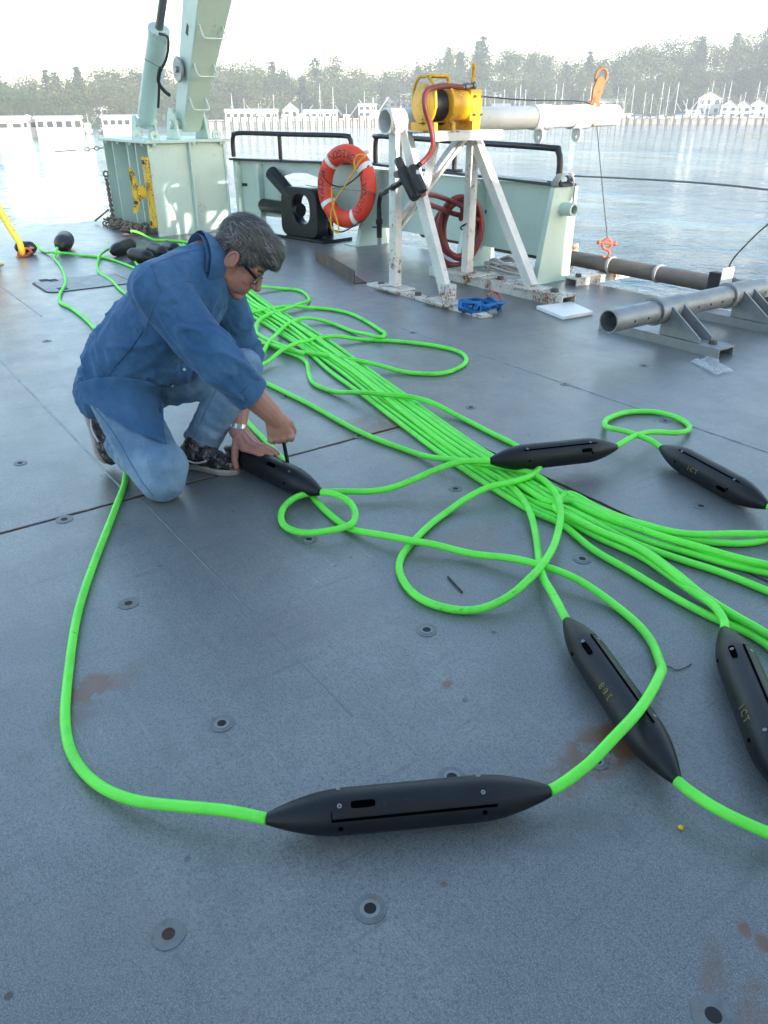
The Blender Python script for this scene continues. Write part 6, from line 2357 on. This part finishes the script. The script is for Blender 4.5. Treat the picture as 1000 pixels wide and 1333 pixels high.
def jean_fold(p, n):
    dR, tR = seg_d(p, hipR, kneeR)
    dS, tS = seg_d(p, kneeR, ankR)
    dT, tT = seg_d(p, hipL, kneeL)
    dU, tU = seg_d(p, kneeL, ankL)
    m_ = min(dR, dS, dT, dU)
    h = .0018 * noise.noise(p * 45)
    if m_ == dR:
        a = (kneeR - hipR).normalized()
        f = fold(p, a, 12, 3.0, 2)
        h += .006 * (1 - abs(f) * 2.6) * (1.1 - tR * .6) * max(0.0, min(1.0, (.92 - tR) * 5))
    elif m_ == dT:
        a = (kneeL - hipL).normalized()
        f = noise.noise(Vector((p.dot(a) * 20, p.z * 9, p.dot(L_ax) * 6)))
        h += .007 * (1 - abs(f) * 2.4) * (1.1 - tT)
    elif m_ == dU:
        a = (ankL - kneeL).normalized()
        f = fold(p, a + L_ax * .3, 13, 5, 8)
        f2 = noise.noise(Vector((p.dot(a) * 24, p.dot(D_ax) * 8, p.dot(L_ax) * 8)))
        h += .005 * (1 - abs(f) * 2.2) + .006 * (1 - abs(f2) * 2.4) * tU
    else:
        a = (ankR - kneeR).normalized()
        f2 = noise.noise(Vector((p.dot(a) * 22, p.z * 10, p.dot(L_ax) * 8)))
        h += .006 * (1 - abs(f2) * 2.4) * max(0.0, min(1.0, tS * 4))
    return h


displaced(jm, jean_fold)
n_v = len(jm.vertices)
jc = np.empty(n_v * 3); jm.vertices.foreach_get('co', jc); jc = jc.reshape(-1, 3)
jc[:, 2] = np.maximum(jc[:, 2], .004)
jm.vertices.foreach_set('co', jc.ravel())
jm.update()
jeans = place_mesh('jeans', jm, M['jeans'], man)
org = wloc(man)
bj = bvh_of(jm, org)
bs_ = bvh_of(sm, org)

# tail sheet in picture order: from waist to the pointed hem over the thigh
rows = [[(104, 498), (125, 492), (150, 490), (175, 492), (198, 497), (214, 505)],
        [(106, 512), (124, 508), (148, 508), (176, 512), (200, 516), (213, 522)],
        [(110, 524), (126, 522), (150, 530), (180, 537), (202, 540), (213, 545)],
        [(118, 528), (132, 532), (158, 546), (186, 556), (204, 560), (214, 562)],
        [(124, 529), (140, 541), (164, 556), (190, 568), (206, 574), (217, 579)]]
m = MB()
grid = []
NU, NV_ = 26, 22
for a in range(NV_):
    va = a / (NV_ - 1) * (len(rows) - 1)
    i = min(int(va), len(rows) - 2)
    fv = va - i
    line = []
    for c in range(NU):
        vc = c / (NU - 1) * 5
        k = min(int(vc), 4)
        fc = vc - k
        p00, p01, p10, p11 = rows[i][k], rows[i][k + 1], rows[i + 1][k], rows[i + 1][k + 1]
        px = (p00[0] * (1 - fc) + p01[0] * fc) * (1 - fv) + (p10[0] * (1 - fc) + p11[0] * fc) * fv
        py = (p00[1] * (1 - fc) + p01[1] * fc) * (1 - fv) + (p10[1] * (1 - fc) + p11[1] * fc) * fv
        dr = ray(px, py).normalized()
        best = 99.0
        for t_ in (bj, bs_):
            hit = t_.ray_cast(CC, dr)
            if hit[0] is not None: best = min(best, hit[3])
        line.append((dr, best))
    grid.append(line)
ok = [q[1] for l in grid for q in l if q[1] < 90]
mean = sum(ok) / len(ok)
D = np.array([[q[1] if q[1] < 90 else mean for q in l] for l in grid])
for _ in range(12):
    Pd = np.pad(D, 1, mode='edge')
    Sm = (Pd[:-2, 1:-1] + Pd[2:, 1:-1] + Pd[1:-1, :-2] + Pd[1:-1, 2:] + 2 * D) / 6
    D = np.minimum(Sm, D)
for a in range(NV_):
    for c in range(NU):
        w = .012 + .006 * noise.noise(Vector((c * .32, a * .12, 4)))
        if a < 3: w -= .008 * (3 - a) / 3
        m.v.append(tuple(CC + grid[a][c][0] * (D[a, c] - w)))
for a in range(NV_ - 1):
    for c in range(NU - 1):
        q = a * NU + c
        m.f.append((q, q + 1, q + NU + 1, q + NU))
tail = m.build('shirt_tail', M['shirt'], man, 180)
so = tail.modifiers.new('thick', 'SOLIDIFY')
so.thickness = .0035
so.offset = 1


def stitched(name, pts, bvhs, mat, r=.0011, lift=.0012, parent=None):
    """a seam that follows the cloth as seen along the given picture points"""
    P_ = []
    for (px, py) in pts: P_.append(Vector((px, py, 0)))
    Q = spline(P_, 3.0)
    out = []
    for q in Q:
        dr = ray(q.x, q.y).normalized()
        bst = None
        for t_ in bvhs:
            h = t_.ray_cast(CC, dr)
            if h[0] is not None and (bst is None or h[3] < bst[1]): bst = (h[0], h[3], h[1])
        if bst: out.append(bst[0] + bst[2] * lift if bst[2].dot(dr) < 0 else bst[0] - dr * lift)
    if len(out) > 2:
        return MB().tube(out, r, 5).build(name, mat, parent or man, 80)


M['seam_dark'] = plain('seam_shadow', (0.010, 0.035, 0.10), .9)
stitched('yoke_seam', [(200, 344), (204, 358), (211, 375), (222, 372), (240, 366), (262, 368)], (bs_,), M['seam'], parent=shirt)
stitched('sleeve_seam', [(190, 430), (196, 410), (206, 385), (212, 372)], (bs_,), M['seam'], parent=shirt)
stitched('side_seam', [(186, 432), (170, 455), (150, 478), (128, 512)], (bs_,), M['seam_dark'], parent=shirt)
stitched('leg_seam', [(122, 530), (140, 552), (158, 580), (172, 605), (186, 628), (200, 646)], (bj,), M['seam'], r=.0016, parent=jeans)
stitched('leg_seam', [(300, 478), (283, 505), (268, 535), (252, 570)], (bj,), M['seam'], r=.0014, parent=jeans)
stitched('yoke_seam', [(196, 347), (200, 361), (207, 379)], (bs_,), M['seam'], parent=shirt)
stitched('back_seam', [(196, 346), (214, 338), (236, 330), (258, 325)], (bs_,), M['seam'], parent=shirt)
for (px, py) in ((240, 481), (224, 502), (208, 517)):
    dr = ray(px, py).normalized()
    h = [t_.ray_cast(CC, dr) for t_ in (bs_, bj)]
    h = [q for q in h if q[0] is not None]
    if h:
        q = min(h, key=lambda a: a[3])
        MB().lathe(q[0] - dr * .006, -dr, [(-.003, 0), (-.003, .0058), (.002, .0058), (.003, .004), (.003, 0)], 12).build('button', M['button'], shirt, 40)


# cuffs and collar
def band(name, c, ax, r0, r1, h, parent, mat, seed=0, wave=.05, n=28):
    x, y, z = frame_from(ax)
    m = MB()
    prof = [(0, r0 * .93), (0, r0), (h * .5, (r0 + r1) / 2 * 1.03), (h, r1), (h, r1 * .92), (h * .5, (r0 + r1) / 2 * .93)]
    for t, rr_ in prof:
        for i in range(n):
            a = 2 * math.pi * i / n
            k = 1 + wave * noise.noise(Vector((math.cos(a) * 1.4, math.sin(a) * 1.4, seed + t * 20)))
            m.v.append(tuple(c + z * t + x * (rr_ * k * math.cos(a)) + y * (rr_ * k * math.sin(a))))
    for k in range(6):
        for i in range(n):
            jn = (i + 1) % n
            m.f.append((k * n + i, k * n + jn, ((k + 1) % 6) * n + jn, ((k + 1) % 6) * n + i))
    return m.build(name, mat, parent, 50)


fa = (wrR - elR).normalized()
band('cuff', cuffR - fa * .030, fa, .068, .066, .062, shirt, M['shirt'], 1, .14)
fa = (wrL - elL).normalized()
band('cuff', cuffL - fa * .03, fa, .060, .055, .058, shirt, M['shirt'], 4, .12)
# collar: stand and folded leaf round the neck
nk = (HD(-.02, 0, -.05) - neckB).normalized()
cb_ = neckB - nk * .005
x, y, z = frame_from(nk, hL)
m = MB()
n = 36
prof = [(-.030, .094), (-.006, .086), (.030, .076), (.050, .071), (.055, .073), (.050, .077), (.022, .090), (-.014, .104), (-.018, .103)]
for t, rr_ in prof:
    for i in range(n):
        a = 2 * math.pi * i / n
        dirv = x * math.cos(a) + y * math.sin(a)
        fwd = max(0.0, dirv.dot(hF))
        k = 1 + .05 * noise.noise(Vector((math.cos(a) * 1.5, math.sin(a) * 1.5, 2.0)))
        m.v.append(tuple(cb_ + z * (t - .030 * fwd * fwd) + dirv * (rr_ * k * (1 + .10 * fwd))))
for k in range(len(prof) - 1):
    for i in range(n):
        jn = (i + 1) % n
        m.f.append((k * n + i, k * n + jn, (k + 1) * n + jn, (k + 1) * n + i))
m.build('collar', M['shirt'], shirt, 60)

# ---- hair
h = MB()
h.ell(HD(-.004, 0, .060), (.107, .084, .093), HX, 20, 14)
h.ell(HD(-.050, 0, .012), (.050, .066, .070), HX, 18, 12)
h.ell(HD(.056, 0, .092), (.066, .062, .052), HX, 18, 12)
h.ell(HD(.098, -.010, .072), (.032, .046, .026), HX)
for sgn in (-1, 1):
    h.ell(HD(.030, sgn * .066, .046), (.040, .016, .034), HX)
    h.cap(HD(.026, sgn * .070, .030), HD(.022, sgn * .072, .002), .012, .007)
hm_ = remeshed(h, .0045, 2, .5)
co = [(v.co - H0) for v in hm_.vertices]
cut = []
bm = bmesh.new()
bm.from_mesh(hm_)
for v in list(bm.verts):
    q = v.co - H0
    lx_, ly_, lz_ = q.dot(hF), q.dot(hL), q.dot(hU)
    face = (lx_ > .060 and lz_ < .042)                       # forehead and face stay clear
    earz = (abs(ly_) > .05 and -.034 < lx_ < .024 and lz_ < .030 and not (lx_ > .010 and lz_ > 0))
    side = (lx_ > .034 and lz_ < .020)
    nape = lz_ < -.052
    if face or earz or side or nape: cut.append(v)
bmesh.ops.delete(bm, geom=cut, context='VERTS')
bm.to_mesh(hm_)
bm.free()
displaced(hm_, lambda p, n: .0025 * noise.noise(p * 20))
hair = place_mesh('hair', hm_, M['hair'], man)
# combed locks: each follows the head, forward and across on top, back and down at the sides
rnd = random.Random(9)
vv = [v.co + org for v in hm_.vertices]
hb = BVHTree.FromPolygons([tuple(q) for q in vv], [tuple(p.vertices) for p in hm_.polygons])


def flow(q):
    lx_, lz_ = q.dot(hF), q.dot(hU)
    sw = noise.noise(q * 10) * .45
    top = max(0.0, min(1.0, (lz_ - .045) / .04))
    fwd_ = max(0.0, min(1.0, (lx_ - .0) / .05))
    f_top = hF * .9 + hL * (.30 + sw) - hU * .15
    f_side = hF * (.75 * fwd_ - .55 * (1 - fwd_)) - hU * (.45 + .3 * (1 - fwd_) + sw * .4)
    return f_top * top + f_side * (1 - top)


for nm, mt, cnt in (('hair_locks', 'hair_dark', 1900), ('hair_locks', 'hair_grey', 1700), ('hair_locks', 'hair_light', 600)):
    sm_ = MB()
    for _ in range(cnt):
        p = vv[rnd.randrange(len(vv))].copy()
        lz0 = (p - H0).dot(hU)
        L = rnd.uniform(.030, .055) * (1.3 if lz0 > .05 else .75)
        wd = rnd.uniform(.0007, .0015)
        loose = rnd.random() < .16
        off = rnd.uniform(.0003, .0035) if not loose else rnd.uniform(.004, .010)
        jt = .10 if not loose else .30
        jit = Vector((rnd.gauss(0, jt), rnd.gauss(0, jt), rnd.gauss(0, jt)))
        if loose: wd *= .7; L *= 1.2
        row = []
        for k in range(5):
            hit = hb.find_nearest(p)
            nr_ = hit[1]
            if nr_.dot(p - HD(0, 0, .04)) < 0: nr_ = -nr_
            fl = flow(p - H0) + jit
            fl = (fl - nr_ * fl.dot(nr_)).normalized()
            wv = fl.cross(nr_).normalized() * (wd * (1 - .8 * k / 4))
            c_ = hit[0] + nr_ * (off * math.sin(math.pi * min(1, .25 + k / 5)))
            row.append((c_ - wv, c_ + wv))
            p = hit[0] + fl * (L / 4)
        sm_.add([q for r_ in row for q in r_], [(2 * i, 2 * i + 1, 2 * i + 3, 2 * i + 2) for i in range(4)])
    tag(sm_.build(nm, M[mt], hair), kind='stuff')
# brows
m = MB()
for sgn in (-1, 1):
    m.chain([HD(.096, sgn * .014, .022), HD(.090, sgn * .034, .026), HD(.076, sgn * .050, .020)], [.004, .0045, .003])
m.build('eyebrows', M['hair'], man, 180)

# ---- spectacles
gl = thing('spectacles', HD(.1, 0, 0), 'black framed spectacles worn by the kneeling person', 'spectacles')
for sgn in (-1, 1):
    c = HD(.103, sgn * .033, -.004)
    ring = [c + hL * (.026 * math.cos(a)) + hU * (.017 * (abs(math.sin(a)) ** .8) * (1 if math.sin(a) > 0 else -1)) - hF * (.010 * (math.cos(a) * sgn + 1) * .5) for a in np.linspace(0, 6.283, 25)[:-1]]
    rim = MB().tube(ring, .0019, 6, closed=True).build('rim', M['frame_black'], gl, 80)
    lm_ = MB()
    lm_.v = [tuple(q) for q in ring] + [tuple(q + hF * .001) for q in ring]
    lm_.f = [tuple(range(24)), tuple(range(47, 23, -1))] + [(i, (i + 1) % 24, 24 + (i + 1) % 24, 24 + i) for i in range(24)]
    lm_.build('lens', M['lens'], gl)
    a_, b_ = HD(.092, sgn * .063, .004), HD(.018, sgn * .081, .016)
    m = MB()
    m.bar(a_, b_, .0035, .011, hU).bar(b_, HD(.004, sgn * .080, .020), .003, .006, hU)
    m.build('temple_arm', M['frame_black'], gl, bevel=.001)
MB().tube([HD(.104, -.010, .002), HD(.108, 0, .005), HD(.104, .010, .002)], .002, 6).build('bridge', M['frame_black'], gl, 80)

# ---- wrist watch
wt = thing('wrist_watch', wrL, 'steel bracelet watch on the wrist of the hand pressing the float', 'watch')
wc = wrL + (elL - wrL).normalized() * .012
x, y, z = frame_from(elL - wrL)
m = MB()
for k in range(26):
    a = 2 * math.pi * k / 26
    m.obox(wc + x * (.034 * math.cos(a)) + y * (.034 * math.sin(a)), x * math.cos(a) + y * math.sin(a), -x * math.sin(a) + y * math.cos(a), z, .0035, .0074, .018)
m.build('bracelet', M['watch'], wt)
dc = (C2((-.75, -.35, .3)))
dc = (dc - z * dc.dot(z)).normalized()
MB().lathe(wc + dc * .033, dc, [(0, 0), (0, .018), (.006, .018), (.008, .015), (.008, 0)], 20).build('case', M['watch'], wt, 40)
MB().lathe(wc + dc * .0412, dc, [(0, 0), (0, .0135), (.0006, .0135), (.0006, 0)], 20).build('dial', M['ink'], wt, 40)

# ---- screwdriver
tip = J(376, 609, 2.655)
sd = thing('screwdriver', tip, 'slim black screwdriver held upright against the float', 'screwdriver')
u = (gripR - tip).normalized()
L = (gripR - tip).length
MB().lathe(tip, u, [(0, 0), (.001, .0022), (.012, .0025), (.022, .0030), (.022, .0062), (.030, .0072), (L + .02, .0072), (L + .028, .005), (L + .03, 0)], 12).build('handle', M['tool'], sd, 40)
MB().lathe(tip, u, [(-.001, 0), (-.001, .0026), (.018, .0026), (.018, 0)], 8).build('blade', M['screw'], sd, 40)


# ---- shoes
def shoe(heel, toe, upv, name_label):
    heel, toe = Vector(heel), Vector(toe)
    f = (toe - heel)
    L_ = f.length
    f.normalize()
    up = (Vector(upv) - f * Vector(upv).dot(f)).normalized()
    sd_ = f.cross(up).normalized()
    outline = [(-.005, .030), (.02, .036), (.08, .034), (.15, .040), (.20, .046), (.245, .040), (.275, .022), (.283, 0)]
    k = L_ / .283
    pts = [(a * k, b * .98) for a, b in outline]
    poly = pts + [(a, -b) for a, b in reversed(pts[:-1])] + []
    poly = [(-.016, 0)] + poly
    o = thing('shoe', heel, name_label, 'shoe')
    MB().prism(poly, heel, f, sd_, up, .024).build('sole', M['sole'], o, 60, bevel=.006)
    u_ = MB()
    ax3 = (f, sd_, up)
    u_.ell(heel + f * (.045 * k) + up * .055, (.052, .036, .050), ax3)
    u_.ell(heel + f * (.115 * k) + up * .052, (.070, .037, .046), ax3)
    u_.ell(heel + f * (.190 * k) + up * .038, (.066, .043, .034), ax3)
    u_.ell(heel + f * (.238 * k) + up * .034, (.040, .036, .026), ax3)
    u_.cap(heel + f * (.055 * k) + up * .06, heel + f * (.06 * k) + up * .095, .042, .038)
    um = remeshed(u_, .005, 3, .5)
    displaced(um, lambda p, n: .0015 * noise.noise(p * 90))
    place_mesh('upper', um, M['shoe'], o)
    lc = MB()
    for i in range(4):
        c_ = heel + f * ((.125 + .024 * i) * k) + up * (.098 - .010 * i)
        lc.tube(spline([c_ + sd_ * .030 - up * .018, c_ + sd_ * .012, c_ - sd_ * .012 + f * .01, c_ - sd_ * .030 - up * .016 + f * .012], .01), .003, 5)
    lc.build('laces', M['lace'], o, 80)
    for sg in (-1, 1):
        st_ = MB()
        st_.tube(spline([heel + f * (.03 * k) + sd_ * (sg * .038) + up * .05, heel + f * (.09 * k) + sd_ * (sg * .040) + up * .038, heel + f * (.15 * k) + sd_ * (sg * .043) + up * .055], .01), .004, 5)
        st_.build('stripe', M['tape'], o, 80)
    return o


shoe(G(240, 606), G(313, 617), (0, 0, 1), 'dark grey trainer with pale sole planted flat beside the float')
rt = J(141, 603, 2.765)
rt.z = .012
rh = J(117, 535, 2.80)
shoe(rh, rt, C2((.80, -.55, .25)), 'dark grey trainer propped on its toes behind the kneeling leg')
# socks
m = MB()
m.cyl(ankL + (kneeL - ankL).normalized() * .05, ankL - (kneeL - ankL).normalized() * .02, .044, .042, 16)
m.build('sock', plain('sock_grey', (.28, .27, .28), .9), man, 60)

# ------------------------------------------------------------------ harbour haze
_k = bpy.data.materials.new('haze')
_k.use_nodes = True
_n = _k.node_tree.nodes
_n.clear()
_o = _n.new('ShaderNodeOutputMaterial')
_v = _n.new('ShaderNodeVolumePrincipled')
_v.inputs['Color'].default_value = (0.86, 0.93, 1.0, 1)
_v.inputs['Density'].default_value = HAZE
_v.inputs['Anisotropy'].default_value = 0.0
_k.node_tree.links.new(_v.outputs[0], _o.inputs['Volume'])
tag(MB().box((-640, -640, WATER_Z - 4.0), (640, 640, 34.0)).build('haze', _k), 'pale morning haze over the harbour', 'haze', kind='stuff')
